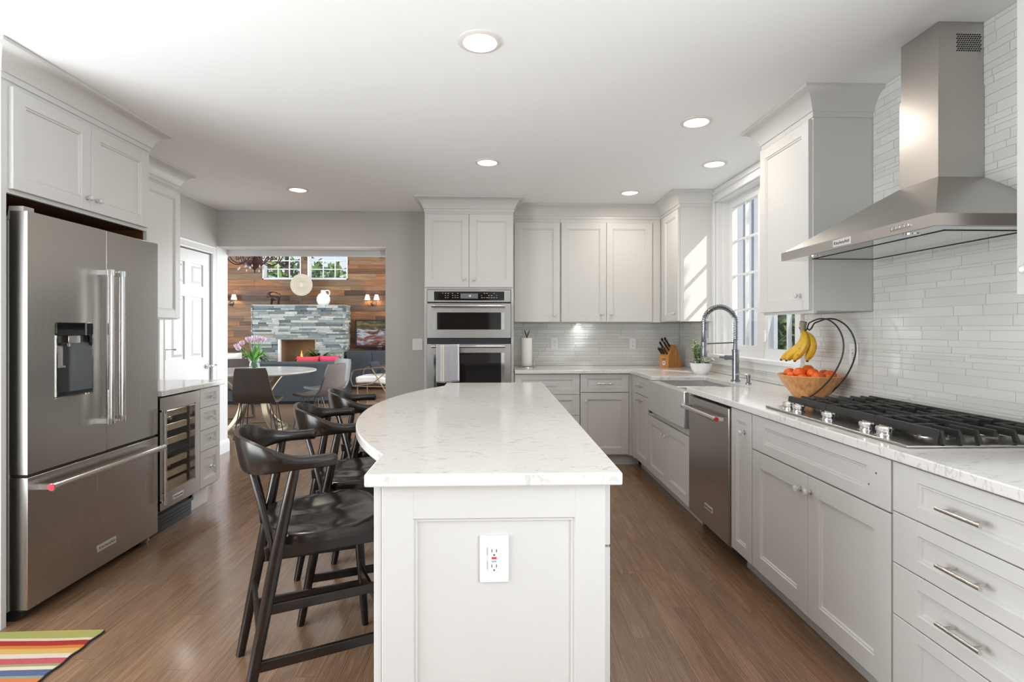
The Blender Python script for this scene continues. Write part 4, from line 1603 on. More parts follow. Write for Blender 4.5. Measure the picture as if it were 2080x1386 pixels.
for a, b, p, q in ((GY0, GY0 + 0.008, GZ0, GZ1), (GY1 - 0.008, GY1, GZ0, GZ1), (GY0, GY1, GZ0, GZ0 + 0.008), (GY0, GY1, GZ1 - 0.008, GZ1)):
    mb.box(a, b, -0.03, 0.002, p, q, f)
mb.build('glass_trim', POLISH, dw, smooth=False)
MB().box(GY0 + 0.002, GY1 - 0.002, -0.022, -0.016, GZ0 + 0.002, GZ1 - 0.002, f).build('glass_pane', TINTGL, dw, smooth=False)
pro_handle(dw, c, fr, (3.356, 0.215), (3.356, 0.80), 0.0, 0.034, 0.009)
badge(c, dw, fr, 3.545, 0.213, 0.115, 0.028, 0.0, (0, 1, 0), (1, 0, 0))
mb = MB()
mb.box(WY0, WY1, -0.10, -0.06, 0.0, 0.155, f)
for k in range(5):
    mb.box(WY0 + 0.02, WY1 - 0.02, -0.062, -0.056, 0.03 + k * 0.022, 0.04 + k * 0.022, f)
mb.build('kick_grille', BLACKPL, c, smooth=False)
RACKW = wood('rack_beech', srgb(206, 194, 172), srgb(228, 220, 204), (4, 40, 40), 0.5, 0.0)
for k, z in enumerate((0.745, 0.655, 0.565, 0.430, 0.350, 0.285)):
    mb = MB()
    mb.box(3.38, 3.735, -0.070, -0.050, z - 0.019, z + 0.019, f)
    mb.build('rack', RACKW, c, smooth=False)
MB().box(3.385, 3.775, -0.45, -0.05, 0.490, 0.500, f).build('zone_divider', BLACKPL, c, smooth=False)
MB().box(3.40, 3.76, -0.12, -0.10, 0.838, 0.846, f).build('fill_strip', emit('cooler_fill_glow', (1.0, 0.96, 0.9), 3.0), c, smooth=False)  # glowing strip added to brighten the rack fronts
light('cooler_fill_lamp', 'AREA', (-2.17, 3.58, 0.83), (0.35, 0, -1), 1.2, (1.0, 0.95, 0.88), shape='RECTANGLE', size=0.03, size_y=0.32)  # added lamp lifting the dim cooler interior
BOTTLE = mat('dark_green_bottle', (0.03, 0.035, 0.02), 0.08, var=0.05)
FOIL = mat('bottle_foil', (0.5, 0.46, 0.40), 0.3, 0.8, var=0.05)
first = None
spots = [(3.50, 0.705), (3.62, 0.706), (3.56, 0.615), (3.48, 0.395), (3.60, 0.395), (3.46, 0.320)]
where = ['top left', 'top right', 'second tier', 'lower zone left', 'lower zone right', 'bottom tier']
for k, (y, z) in enumerate(spots):
    lab = 'wine bottle lying in the wine cooler, ' + where[k] + ' of the racks'
    if first is None:
        first = thing('wine_bottle', lab, 'bottle', (-2.225, y, z), 0, 'bottles in the wine cooler')
        fx = lambda a, b, h: (h, a, b)
        MB().lathe([(0.0, -0.22), (0.036, -0.215), (0.0365, -0.03), (0.030, 0.0), (0.014, 0.02), (0.0135, 0.03)], n=14, fr=fx).build('body', BOTTLE, first)
        MB().lathe([(0.0145, 0.015), (0.0145, 0.062), (0.0, 0.063)], n=14, fr=fx).build('foil', FOIL, first)
    else:
        dup(first, (-2.225, y, z), 0, lab, 'bottles in the wine cooler')

# --- double oven: microwave over wall oven
OVENST = steel('oven_stainless', (0.43, 0.415, 0.395), 0.27, (2, 2, 40), 0.015)
c = thing('wall_oven', 'built-in stainless microwave and wall oven stack with black glass doors', 'oven', (-0.24, 5.2, 0))
fr = FB(4.951)
f = rel(fr, c)
OX0, OX1 = -0.628, 0.143
MB().box(OX0 + 0.004, OX1 - 0.004, -0.55, -0.001, 0.682, 1.658, f).build('body', BLACKPL, c, smooth=False)
mb = MB()
mb.box(OX0, OX1, 0.0, 0.016, 1.548, 1.660, f)
cp = mb.build('control_panel', OVENST, c, bevel=0.002)
MB().box(-0.565, 0.083, 0.0155, 0.0175, 1.562, 1.645, f).build('display_glass', BLACKGL, cp, smooth=False)
LCD = emit('display_grey', (0.10, 0.105, 0.11), 0.35)
LCDT = emit('display_digits', (0.85, 0.88, 0.92), 1.0)
MB().box(-0.322, -0.160, 0.0175, 0.0181, 1.580, 1.626, f).build('screen', LCD, cp, smooth=False)
text('digits', '22', 0.020, c, fr(-0.235, 0.0186, 1.603), (1, 0, 0), (0, 0, 1), LCDT, 0.0005).parent = cp
KEY = mat('key_legend', (0.42, 0.42, 0.40), 0.6)
KEYO = mat('key_legend_orange', (0.5, 0.24, 0.10), 0.6)
mb = MB()
for gx, cols, rows_ in ((-0.49, 3, 3), (-0.395, 3, 2), (-0.13, 3, 3), (-0.055, 4, 1), (-0.05, 2, 1), (-0.04, 4, 1)):
    pass
r = random.Random(2)
for gx, n in ((-0.490, 3), (-0.400, 3), (-0.132, 3), (-0.065, 4)):
    for i in range(n):
        for j in range(3):
            if r.random() < 0.85:
                w = r.uniform(0.008, 0.016)
                x = gx + i * 0.024
                z = 1.585 + j * 0.020
                mb.box(x, x + w, 0.0174, 0.0179, z, z + 0.005, f)
mb.build('key_legends', KEY, cp, smooth=False)
mb = MB()
for x, z in ((-0.40, 1.605), (-0.40, 1.585)):
    mb.box(x, x + 0.012, 0.0179, 0.0182, z, z + 0.006, f)
mb.build('key_legends', KEYO, cp, smooth=False)


def oven_door(z0, z1, wz0, wz1, wx0, wx1, hz):
    mb = MB()
    for a, b, p, q in ((OX0, wx0, z0, z1), (wx1, OX1, z0, z1), (wx0, wx1, z0, wz0), (wx0, wx1, wz1, z1)):
        mb.box(a, b, 0.0, 0.036, p, q, f)
    d = mb.build('door', OVENST, c, smooth=False)
    MB().box(wx0, wx1, 0.006, 0.030, wz0, wz1, f).build('window_glass', BLACKGL, d, smooth=False)
    for q in (wx0, wx1 - 0.03):
        MB().box(q, q + 0.03, 0.029, 0.0345, wz0, wz1, f).build('window_bezel', POLISH, d, smooth=False)
    pro_handle(d, c, fr, (-0.575, hz), (0.085, hz), 0.036, 0.055, 0.0125)
    return d


oven_door(1.216, 1.533, 1.292, 1.450, -0.566, 0.084, 1.508)
od = oven_door(0.690, 1.158, 0.735, 1.078, -0.566, 0.084, 1.138)
MB().box(OX0 + 0.004, OX1 - 0.004, -0.002, 0.016, 1.158, 1.216, f).build('vent_strip', BLACKPL, c, smooth=False)

# --- dishwasher
c = thing('dishwasher', 'stainless dishwasher with a bar handle and red end medallion, right of the sink', 'dishwasher', (1.6, 3.17, 0))
fr = FR(1.306)
f = rel(fr, c)
MB().box(2.868, 3.474, -0.58, -0.004, 0.10, 0.872, f).build('body', BLACKPL, c, smooth=False)
dd = MB().box(2.872, 3.466, -0.002, 0.030, 0.108, 0.862, f).build('door', STEELD, c, bevel=0.004)
MB().box(2.8655, 2.872, -0.03, 0.026, 0.10, 0.862, f).build('side_trim', STEEL, c, smooth=False)
pro_handle(dd, c, fr, (2.905, 0.798), (3.43, 0.798), 0.030, 0.055, 0.0135, medallion=0)
badge(c, dd, fr, 3.14, 0.228, 0.115, 0.030, 0.030, (0, -1, 0), (-1, 0, 0))
MB().box(2.87, 3.47, -0.10, -0.085, 0.0, 0.10, f).build('kick_plate', BLACKPL, c, smooth=False)

# --- farmhouse sink
c = thing('sink', 'double-bowl stainless farmhouse sink with a deep apron front', 'sink', (1.48, 3.86, 0.63))
f = rel(FR(1.306), c)
SY0, SY1 = 3.506, 4.341
mb = MB()
b0, b1 = 0.632, 0.8785
# apron, slightly bowed out
mb.sheet(lambda u, v: f(SY0 + (SY1 - SY0) * u, 0.048 + 0.008 * math.sin(PI * u), b0 + (b1 - b0) * v), 14, 2, 0.045, (-1, 0, 0))
ap = mb.build('apron', SINKST, c, angle=30, bevel=0.004)
mb = MB()
ytop = 0.8785
mid = 3.93
IN = [(SY0 + 0.02, mid - 0.012), (mid + 0.012, SY1 - 0.02)]
xw0, xw1 = -0.405, -0.012
for a, b, p, q in ((SY0, SY0 + 0.02, -0.43, 0.01), (SY1 - 0.02, SY1, -0.43, 0.01), (SY0 + 0.02, SY1 - 0.02, -0.43, -0.405), (SY0 + 0.02, SY1 - 0.02, -0.012, 0.01)):
    mb.box(a, b, p, q, b0, ytop, f)
mb.box(SY0 + 0.02, SY1 - 0.02, -0.405, -0.012, b0, b0 + 0.015, f)
mb.build('bowl', SINKST, c, smooth=False)
MB().box(mid - 0.012, mid + 0.012, -0.404, -0.013, b0 + 0.014, ytop - 0.01, f).build('divider', SINKST, c, bevel=0.004)
for a, b in IN:
    MB().lathe([(0.045, 0.0), (0.045, 0.003), (0.03, 0.004), (0.0, 0.002)], f((a + b) / 2, -0.2, b0 + 0.015), 20).build('drain', CHROME, c)

# --- faucet
c = thing('faucet', 'tall spring-neck kitchen faucet in dark stainless behind the sink', 'faucet', (1.76, 3.843, 0.914))
mb = MB()
mb.lathe([(0.032, 0.0), (0.032, 0.008), (0.026, 0.012), (0.0245, 0.02), (0.0245, 0.22), (0.027, 0.222), (0.027, 0.232), (0.018, 0.235), (0.015, 0.30), (0.012, 0.31), (0.0095, 0.47)], n=20)
mb.build('body', FAUCET, c)
cx, cz, ra = -0.117, 0.428, 0.117
arc = [(0, 0, 0.30 + 0.128 * k / 4) for k in range(4)] + [(cx + ra * math.cos(t), 0, cz + ra * math.sin(t)) for t in [PI * k / 20 for k in range(21)]] + [(2 * cx, 0, cz - 0.02 * k) for k in range(1, 4)]
MB().tube(arc, 0.0075, 10).build('hose', FAUCET, c)
# spring coil round the hose
L = [0.0]
for p, q in zip(arc, arc[1:]):
    L.append(L[-1] + (Vector(q) - Vector(p)).length)


def along(s):
    for i in range(len(L) - 1):
        if L[i + 1] >= s:
            t = (s - L[i]) / max(1e-9, L[i + 1] - L[i])
            return Vector(arc[i]).lerp(Vector(arc[i + 1]), t), (Vector(arc[i + 1]) - Vector(arc[i])).normalized()
    return Vector(arc[-1]), Vector((0, 0, -1))


turns, per = 46, 9
pts = []
for k in range(turns * per + 1):
    p, t = along(L[-1] * k / (turns * per))
    a = 2 * PI * k / per
    side = Vector((0, 1, 0))
    nn = t.cross(side)
    pts.append(p + (side * math.cos(a) + nn * math.sin(a)) * 0.0170)
MB().tube(pts, 0.0031, 5).build('spring', FAUCET, c)
hx = 2 * cx
mb = MB()
mb.lathe([(0.014, 0.375), (0.018, 0.372), (0.018, 0.285), (0.0155, 0.28), (0.019, 0.235), (0.022, 0.185), (0.021, 0.180), (0.0, 0.180)], (hx, 0, 0), 18)
mb.build('spray_head', FAUCET, c)
mb = MB()
mb.cyl((0.0, 0, 0.285), (hx + 0.005, 0, 0.275), 0.0055, n=10)
mb.lathe([(0.022, 0.262), (0.022, 0.288)], (hx, 0, 0), 16)
mb.build('support_arm', FAUCET, c)
mb = MB()
mb.cyl((-0.015, 0, 0.175), (-0.062, 0, 0.175), 0.016, n=16)
mb.cyl((-0.060, 0, 0.175), (-0.078, 0, 0.175), 0.018, n=16)
mb.tube([(-0.076, 0, 0.175), (-0.09, 0, 0.176), (-0.118, 0, 0.178)], [0.009, 0.007, 0.008], 10)
mb.build('lever', FAUCET, c)

# --- soap pump
c = thing('soap_dispenser', 'small chrome soap pump on the worktop right of the faucet', 'soap dispenser', (1.765, 3.655, 0.914))
MB().lathe([(0.020, 0), (0.020, 0.006), (0.011, 0.012), (0.011, 0.04), (0.014, 0.042), (0.014, 0.062), (0.006, 0.066)], n=16).build('base', FAUCET, c)
MB().tube([(0, 0, 0.06), (-0.01, 0.01, 0.068), (-0.045, 0.03, 0.070), (-0.075, 0.045, 0.060)], [0.007, 0.006, 0.005, 0.0045], 10).build('spout', CHROME, c)

# --- cooktop
c = thing('cooktop', 'stainless five-burner gas cooktop with black cast iron grates', 'cooktop', (1.60, 2.12, 0.914))
KX0, KX1, KY0, KY1 = -0.275, 0.262, -0.452, 0.452
COOKST = steel('cooktop_stainless', (0.50, 0.47, 0.44), 0.24, (60, 3, 3), 0.08)
mb = MB()
mb.box(KX0, KX1, KY0, KY1, 0.0005, 0.010)
tray = mb.build('tray', COOKST, c, bevel=0.004)
burn = [(0.13, 0.29, 0.045), (-0.06, 0.29, 0.035), (0.045, 0.0, 0.060), (0.13, -0.29, 0.040), (-0.06, -0.29, 0.045)]
for x, y, r in burn:
    mb = MB()
    mb.lathe([(r * 1.45, 0.0098), (r * 1.45, 0.012), (r * 1.1, 0.014), (r * 0.95, 0.024)], (x, y, 0), 24)
    b = mb.build('burner', COOKST, c)
    MB().lathe([(r, 0.022), (r, 0.029), (r * 0.85, 0.032), (0.0, 0.032)], (x, y, 0), 24).build('burner_cap', CASTIRON, b)
for x, y in ((-0.215, 0.347), (-0.215, 0.267), (-0.215, 0.047), (-0.215, -0.180), (-0.215, -0.269)):
    mb = MB()
    mb.lathe([(0.029, 0.0098), (0.029, 0.012), (0.0235, 0.013), (0.0235, 0.022), (0.026, 0.024), (0.0275, 0.034), (0.0245, 0.039), (0.0, 0.040)], (x, y, 0), 20)
    mb.box(x - 0.003, x + 0.003, y - 0.022, y + 0.022, 0.0385, 0.042)
    k = mb.build('knob', CHROME, c, angle=25)
GT, GB = 0.056, 0.034


def bar(mb, a, b, w=0.006, top=GT, bot=GB):
    a, b = Vector((a[0], a[1], 0)), Vector((b[0], b[1], 0))
    d = (b - a).normalized()
    s = Vector((-d.y, d.x, 0)) * w
    lo = [a - s * 1.25, b - s * 1.25, b + s * 1.25, a + s * 1.25]
    hi = [a - s * 0.8, b - s * 0.8, b + s * 0.8, a + s * 0.8]
    mb.hexa([p + Vector((0, 0, bot)) for p in lo], [p + Vector((0, 0, top)) for p in hi])


gx0, gx1 = -0.155, 0.245
XS = (-0.095, -0.035, 0.090, 0.150, 0.200)
for k, (a, b) in enumerate(((0.1475, 0.442), (-0.1465, 0.1465), (-0.442, -0.1475))):
    mb = MB()
    bar(mb, (gx0, a), (gx0, b), 0.009, GT, 0.028)
    bar(mb, (gx1, a), (gx1, b), 0.007)
    if k != 2:
        bar(mb, (gx0, a + 0.008), (gx1, a + 0.008), 0.006)
    if k != 0:
        bar(mb, (gx0, b - 0.008), (gx1, b - 0.008), 0.006)
    bar(mb, (gx0, a + 0.10), (gx1, a + 0.10), 0.004, GT - 0.012, GB - 0.004)
    bar(mb, (gx0, b - 0.10), (gx1, b - 0.10), 0.004, GT - 0.012, GB - 0.004)
    bar(mb, (0.025, a), (0.025, b), 0.0055)
    m = (a + b) / 2
    bar(mb, (gx0, m), (gx0 + 0.10, m), 0.0075, GT - 0.004)
    bar(mb, (gx1 - 0.08, m), (gx1, m), 0.0075, GT - 0.004)
    for x in XS:
        bar(mb, (x, a + 0.006), (x, a + 0.105), 0.0052)
        bar(mb, (x, b - 0.105), (x, b - 0.006), 0.0052)
    # legs down to the tray at the corners
    for x in (gx0, gx1):
        for y in (a + 0.012, b - 0.012):
            mb.hexa([(x - 0.013, y - 0.011, 0.0098), (x + 0.013, y - 0.011, 0.0098), (x + 0.013, y + 0.011, 0.0098), (x - 0.013, y + 0.011, 0.0098)],
                    [(x - 0.008, y - 0.008, GB + 0.004), (x + 0.008, y - 0.008, GB + 0.004), (x + 0.008, y + 0.008, GB + 0.004), (x - 0.008, y + 0.008, GB + 0.004)])
    # outer ends of the bars slope down to the tray
    for e, s in ((a, -1), (b, 1)):
        if (k == 2 and s < 0) or (k == 0 and s > 0):
            for x in (gx0,) + XS + (gx1,):
                w = 0.0062
                mb.hexa([(x - w, e + s * 0.0, 0.014), (x + w, e + s * 0.0, 0.014), (x + w, e + s * 0.016, 0.014), (x - w, e + s * 0.016, 0.014)],
                        [(x - w * 0.7, e - s * 0.014, GT), (x + w * 0.7, e - s * 0.014, GT), (x + w * 0.7, e - s * 0.001, GT), (x - w * 0.7, e - s * 0.001, GT)])
    mb.build('grate', CASTIRON, c, smooth=False)

# --- range hood
c = thing('range_hood', 'stainless chimney range hood above the cooktop', 'range hood', (1.68, 2.165, 1.64))
HX0, HX1, HYa, HYb = 1.44 - 1.68, 1.94 - 1.68, 1.697 - 2.165, 2.634 - 2.165
CXa, CYa, CYb = 1.752 - 1.68, 2.05 - 2.165, 2.252 - 2.165
mb = MB()
rim = 0.040
z1 = 1.903 - 1.64


def rect(x0, x1, y0, y1, z):
    return [(x0, y0, z), (x1, y0, z), (x1, y1, z), (x0, y1, z)]


lipo = rect(HX0, HX1, HYa, HYb, 0.0)
rings = [rect(HX0, HX1, HYa, HYb, 0.0), rect(HX0, HX1, HYa, HYb, rim), rect(HX0 + 0.012, HX1, HYa + 0.012, HYb - 0.012, rim + 0.004), rect(CXa, HX1, CYa, CYb, z1)]
mb.rings(rings, caps=True)
can = mb.build('canopy', STEELH, c, smooth=False)
mb = MB()
mb.box(CXa, HX1, CYa, CYb, z1 - 0.002, 2.27 - 1.64)
mb.box(CXa + 0.004, HX1, CYa + 0.004, CYb - 0.004, 2.265 - 1.64, 2.5185 - 1.64)
chim = mb.build('chimney', STEELH, c, smooth=False)
# round perforations of the vent, on both flanks
for y, s in ((CYa + 0.0037, -1), (CYb - 0.0037, 1)):
    mb = MB()
    for i in range(11):
        for j in range(9):
            x = CXa + 0.080 + i * 0.0092 + (0.0046 if j % 2 else 0)
            z = 2.405 - 1.64 + j * 0.0080
            mb.lathe([(0.0031, -0.0005), (0.0031, 0.0009)], (x, y, z), 8, fr=lambda a, b, h: (a, h * s, b))
    v = mb.build('vent', DARKGAP, chim, smooth=False)
    v['kind'] = 'stuff'
# underside: polished pan, dark joints round the filter panel, two lamps
mb = MB()
mb.box(HX0 + 0.012, HX1 - 0.004, HYa + 0.012, HYb - 0.012, -0.001, 0.003)
mb.build('underside', POLISH, c, smooth=False)
mb = MB()
fx0, fx1, fy0, fy1 = HX0 + 0.10, HX1 - 0.10, HYa + 0.08, HYb - 0.10
for a, b, p, q in ((fx0, fx0 + 0.006, fy0, fy1), (fx1, fx1 + 0.006, fy0, fy1), (fx0, fx1, fy0, fy0 + 0.006), (fx0, fx1, fy1, fy1 + 0.006)):
    mb.box(a, b, p, q, -0.003, 0.0)
mb.build('filter_joint', DARKGAP, c, smooth=False)
for y in (-0.30, 0.28):
    MB().lathe([(0.028, -0.0035), (0.028, 0.0), ], (HX0 + 0.055, y, 0), 20).build('hood_lamp', CHROME, c)
fr = FR(1.44)
b = badge(c, can, fr, 2.165, 1.660, 0.112, 0.030, 0.0, (0, -1, 0), (-1, 0, 0))
f = rel(fr, c)
for k in range(5):
    u = 1.886 - k * 0.0195
    mb = MB()
    mb.lathe([(0.0070, 0.0), (0.0070, 0.005), (0.006, 0.007), (0.0, 0.0075)], n=14, fr=lambda a, b, h: f(u + a, h, 1.661 + b))
    mb.build('button', CHROME, c)
# ------------------------------------------------------------------ ceiling lights
RING = mat('light_trim_ring', (0.72, 0.68, 0.64), 0.5, var=0.02)
labels = ['recessed ceiling light nearest the camera, largest of the six', 'recessed ceiling light above the range hood side, between cabinet and island',
          'recessed ceiling light in front of the sink window', 'recessed ceiling light over the middle of the island, second in its row',
          'recessed ceiling light near the opening to the living room', 'recessed ceiling light before the back wall cabinets and corner']
spots = [(-0.065, 2.262), (1.185, 3.10), (1.62, 3.885), (-0.058, 3.90), (-1.73, 4.72), (1.205, 4.73)]
proto = None
for (x, y), lab in zip(spots, labels):
    if proto is None:
        proto = thing('ceiling_light', lab, 'ceiling light', (x, y, CZ), 0, 'recessed ceiling lights')
        MB().lathe([(0.069, 0.001), (0.092, 0.001), (0.092, -0.003), (0.086, -0.006), (0.073, -0.008), (0.069, -0.004)], n=40, cap=False).build('trim_ring', RING, proto)
        MB().lathe([(0.0, -0.0022), (0.070, -0.0022), (0.070, 0.0005), (0.0, 0.0005)], n=40, cap=False).build('lens', LAMP, proto)
    else:
        dup(proto, (x, y, CZ), 0, lab, 'recessed ceiling lights')
    light('ceiling_light_glow', 'AREA', (x, y, CZ - 0.012), (0, 0, -1), 4.8 if y > 3 else 3.0, (1.0, 0.91, 0.81), shape='DISK', size=0.13)
light('ceiling_light_glow', 'AREA', (-1.2, -0.6, CZ - 0.012), (0, 0, -1), 4.8 if y > 3 else 3.0, (1.0, 0.91, 0.81), shape='DISK', size=0.13)  # extra lamp added behind the camera, no fixture there
light('ceiling_light_glow', 'AREA', (0.9, -0.6, CZ - 0.012), (0, 0, -1), 4.8 if y > 3 else 3.0, (1.0, 0.91, 0.81), shape='DISK', size=0.13)  # second added lamp without a fixture
# puck light under the double wall cabinet
c = thing('under_cabinet_light', 'small lit puck light under the double wall cabinet', 'cabinet light', (0.86, 5.47, 1.363))
MB().lathe([(0.034, 0.0), (0.034, -0.012), (0.028, -0.014), (0.0, -0.014)], n=24).build('housing', PLATE, c)
MB().lathe([(0.025, -0.0138), (0.025, -0.0155), (0.0, -0.0155)], n=24).build('lens', LAMP, c)
light('puck_glow', 'SPOT', (0.86, 5.515, 1.342), (0, 0.25, -1), 0.45, (1.0, 0.97, 0.92), spot_size=2.2, spot_blend=0.8, shadow_soft_size=0.02)


# ------------------------------------------------------------------ outlets and switches
def plate(c, fr, w, h):
    f = rel(fr, c)
    mb = MB()
    mb.prism(rounded(-w / 2, w / 2, -h / 2, h / 2, 0.003), 0.0, 0.0055, lambda a, b, t: f(a, t, b))
    return mb.build('cover_plate', PLATE, c, bevel=0.0015), f


def outlet(name, label, cat, loc, facing, w=0.073, h=0.120, style='duplex', n0=0.0):
    c = thing(name, label, cat, loc)
    fr = {'B': lambda u, n, z: (loc[0] + u, loc[1] - n0 - n, loc[2] + z), 'R': lambda u, n, z: (loc[0] - n0 - n, loc[1] + u, loc[2] + z)}[facing]
    p, f = plate(c, fr, w, h)
    if style in ('duplex', 'gfci'):
        mb = MB()
        if style == 'gfci':
            mb.prism(rounded(-0.0165, 0.0165, -0.0335, 0.0335, 0.002), 0.005, 0.0085, lambda a, b, t: f(a, t, b))
        else:
            for s in (-0.0195, 0.0195):
                mb.prism(rounded(-0.0165, 0.0165, s - 0.0135, s + 0.0135, 0.006), 0.005, 0.008, lambda a, b, t: f(a, t, b))
        rcp = mb.build('receptacle', PLATE, c, bevel=0.0008)
        mb = MB()
        for s in (-0.0205, 0.0205):
            for u in (-0.0062, 0.0062):
                mb.box(u - 0.0011, u + 0.0011, 0.0075, 0.0091, s - 0.001, s + 0.0075, f)
            mb.cyl(f(0, 0.0075, s - 0.008), f(0, 0.0091, s - 0.008), 0.0026, n=10)
        mb.build('slots', SLOT, rcp, smooth=False)
        if style == 'gfci':
            MB().box(-0.0065, 0.0065, 0.0084, 0.0100, 0.0015, 0.0068, f).build('reset_button', REDBTN, rcp)
            MB().box(-0.0065, 0.0065, 0.0084, 0.0098, -0.0068, -0.0030, f).build('test_button', BLUBTN, rcp)
    if style == 'switch':
        for u in (-0.0185, 0.0185):
            mb = MB()
            mb.box(u - 0.006, u + 0.006, 0.005, 0.0065, -0.0125, 0.0125, f)
            mb.hexa([f(u - 0.004, 0.006, -0.004), f(u + 0.004, 0.006, -0.004), f(u + 0.004, 0.006, 0.006), f(u - 0.004, 0.006, 0.006)],
                    [f(u - 0.0035, 0.016, 0.004), f(u + 0.0035, 0.016, 0.004), f(u + 0.0035, 0.014, 0.010), f(u - 0.0035, 0.014, 0.010)])
            mb.build('toggle', PLATE, c, smooth=False)
    if style == 'rocker':
        mb = MB()
        mb.box(-0.0165, 0.0165, 0.005, 0.0075, -0.0335, 0.0335, f)
        mb.hexa([f(-0.015, 0.007, -0.031), f(0.015, 0.007, -0.031), f(0.015, 0.007, 0.031), f(-0.015, 0.007, 0.031)],
                [f(-0.015, 0.0085, -0.031), f(0.015, 0.0085, -0.031), f(0.015, 0.011, 0.031), f(-0.015, 0.011, 0.031)])
        mb.build('rocker', PLATE, c, smooth=False)
    mb = MB()
    for z in (-h / 2 + 0.011, h / 2 - 0.011):
        mb.cyl(f(0, 0.005, z), f(0, 0.0064, z), 0.0028, n=10)
    mb.build('screws', PLATE, p)
    return c


g = outlet('electrical_outlet', 'large white outlet with red reset button on the end of the island', 'outlet', (-0.003, 1.4505, 0.674), 'B', 0.078, 0.127, 'gfci')
# clear child-safety covers hinged beside the receptacle
f = lambda u, n, z: (u, -n, z)
mb = MB()
for z in (0.022, -0.015):
    mb.prism(rounded(-0.0205, -0.0125, z - 0.012, z + 0.012, 0.0038), 0.006, 0.011, lambda a, b, t: f(a, t, b))
mb.build('safety_cover', CLEARGL, g, bevel=0.001)
outlet('electrical_outlet', 'white outlet on the tiles behind the paper towel, back wall', 'outlet', (0.62, 5.5505, 1.145), 'B', 0.074, 0.124)
outlet('electrical_outlet', 'white outlet on the back wall tiles left of the knife block', 'outlet', (1.444, 5.5505, 1.14), 'B', 0.070, 0.114)
outlet('electrical_outlet', 'white outlet on the window wall behind the fruit bowl hanger', 'outlet', (1.9405, 2.815, 1.162), 'R', 0.070, 0.116, 'gfci')
outlet('wall_switch', 'pale rocker switch plate on the tiles behind the potted plant', 'light switch', (1.9405, 4.79, 1.153), 'R', 0.115, 0.118, 'rocker')
outlet('wall_switch', 'white double toggle switch plate on the grey wall left of the ovens', 'light switch', (-0.808, 5.5595, 1.137), 'B', 0.105, 0.118, 'switch')

# ------------------------------------------------------------------ counter things
# paper towel
c = thing('paper_towel_holder', 'standing white paper towel roll on a steel holder with black finial, left back counter', 'paper towel', (0.315, 5.29, 0.914))
MB().lathe([(0.0, 0.0), (0.085, 0.0), (0.085, 0.010), (0.080, 0.013), (0.0, 0.013)], n=32, cap=False).build('base', NICKEL, c)
PAPER = mat('paper_towel', (0.83, 0.83, 0.82), 0.95, var=0.02, scale=(200, 200, 200), bump=0.2)
MB().lathe([(0.019, 0.016), (0.050, 0.016), (0.052, 0.02), (0.052, 0.290), (0.050, 0.294), (0.019, 0.294), (0.019, 0.016)], n=32, cap=False).build('roll', PAPER, c)
mb = MB()
mb.cyl((0, 0, 0.012), (0, 0, 0.31), 0.006)
for s in (-1, 1):
    mb.tube([(0, 0, 0.30), (s * 0.008, 0, 0.325), (s * 0.020, 0, 0.355), (s * 0.028, 0, 0.378)], [0.006, 0.011, 0.009, 0.002], 8, flat=0.5)
mb.build('finial', BLACKPL, c)
mb = MB()
mb.cyl((0.073, -0.01, 0.012), (0.073, -0.01, 0.06), 0.004)
mb.build('tension_arm', NICKEL, c)

# knife block
rot = 0.62
c = thing('knife_block', 'honey wood knife block with a small white label, in the back corner', 'knife block', (1.735, 5.275, 0.914), rot)
BLOCK = wood('knife_block_wood', srgb(176, 112, 52), srgb(214, 150, 82), (30, 4, 4), 0.4, 0.2)
prof = [(-0.075, 0.0), (0.155, 0.0), (0.160, 0.018), (0.060, 0.222), (0.020, 0.225), (-0.078, 0.118)]  # x back, z up
MB().prism(prof, -0.052, 0.052, lambda a, b, t: (a, t, b)).build('block', BLOCK, c, smooth=False, bevel=0.004)
LBL = mat('white_label', (0.85, 0.85, 0.85), 0.5)
LBLB = mat('blue_label_mark', (0.18, 0.25, 0.40), 0.5)
mb = MB()
mb.box(-0.0785, -0.0755, -0.017, 0.012, 0.026, 0.062)
lb = mb.build('label_plate', LBL, c, smooth=False)
mb = MB()
mb.prism([(-0.011, 0.056), (0.006, 0.056), (0.006, 0.044), (-0.0025, 0.033), (-0.011, 0.044)], -0.0792, -0.0784, lambda a, b, t: (t, a, b))
mb.build('emblem', LBLB, lb, smooth=False)
mb = MB()
mb.box(-0.0792, -0.0765, -0.024, 0.018, 0.082, 0.087)
mb.build('maker_mark', mat('burnt_mark', srgb(60, 36, 18), 0.8), c, smooth=False)
dirn = Vector((-0.70, 0, 0.71)).normalized()
KH = mat('black_knife_handle', (0.014, 0.014, 0.014), 0.3, var=0.05)
RIV = CHROME
labels = ['black-handled knife in the top slot of the knife block, by the wall', 'black-handled knife in the top slot of the knife block, by the room',
          'black-handled knife in the middle row of the knife block, by the wall', 'black-handled knife in the middle row of the knife block, by the room',
          'small black-handled knife low in the knife block, by the wall', 'small black-handled knife low in the knife block, centre', 'small black-handled knife low in the knife block, by the room']
R3 = Matrix.Rotation(rot, 3, 'Z')
kd = [(0.85, 0.030, 1.0), (0.85, -0.012, 1.1), (0.52, 0.026, 1.0), (0.52, -0.026, 1.05), (0.17, 0.034, 0.72), (0.17, 0.004, 0.75), (0.17, -0.030, 0.72)]
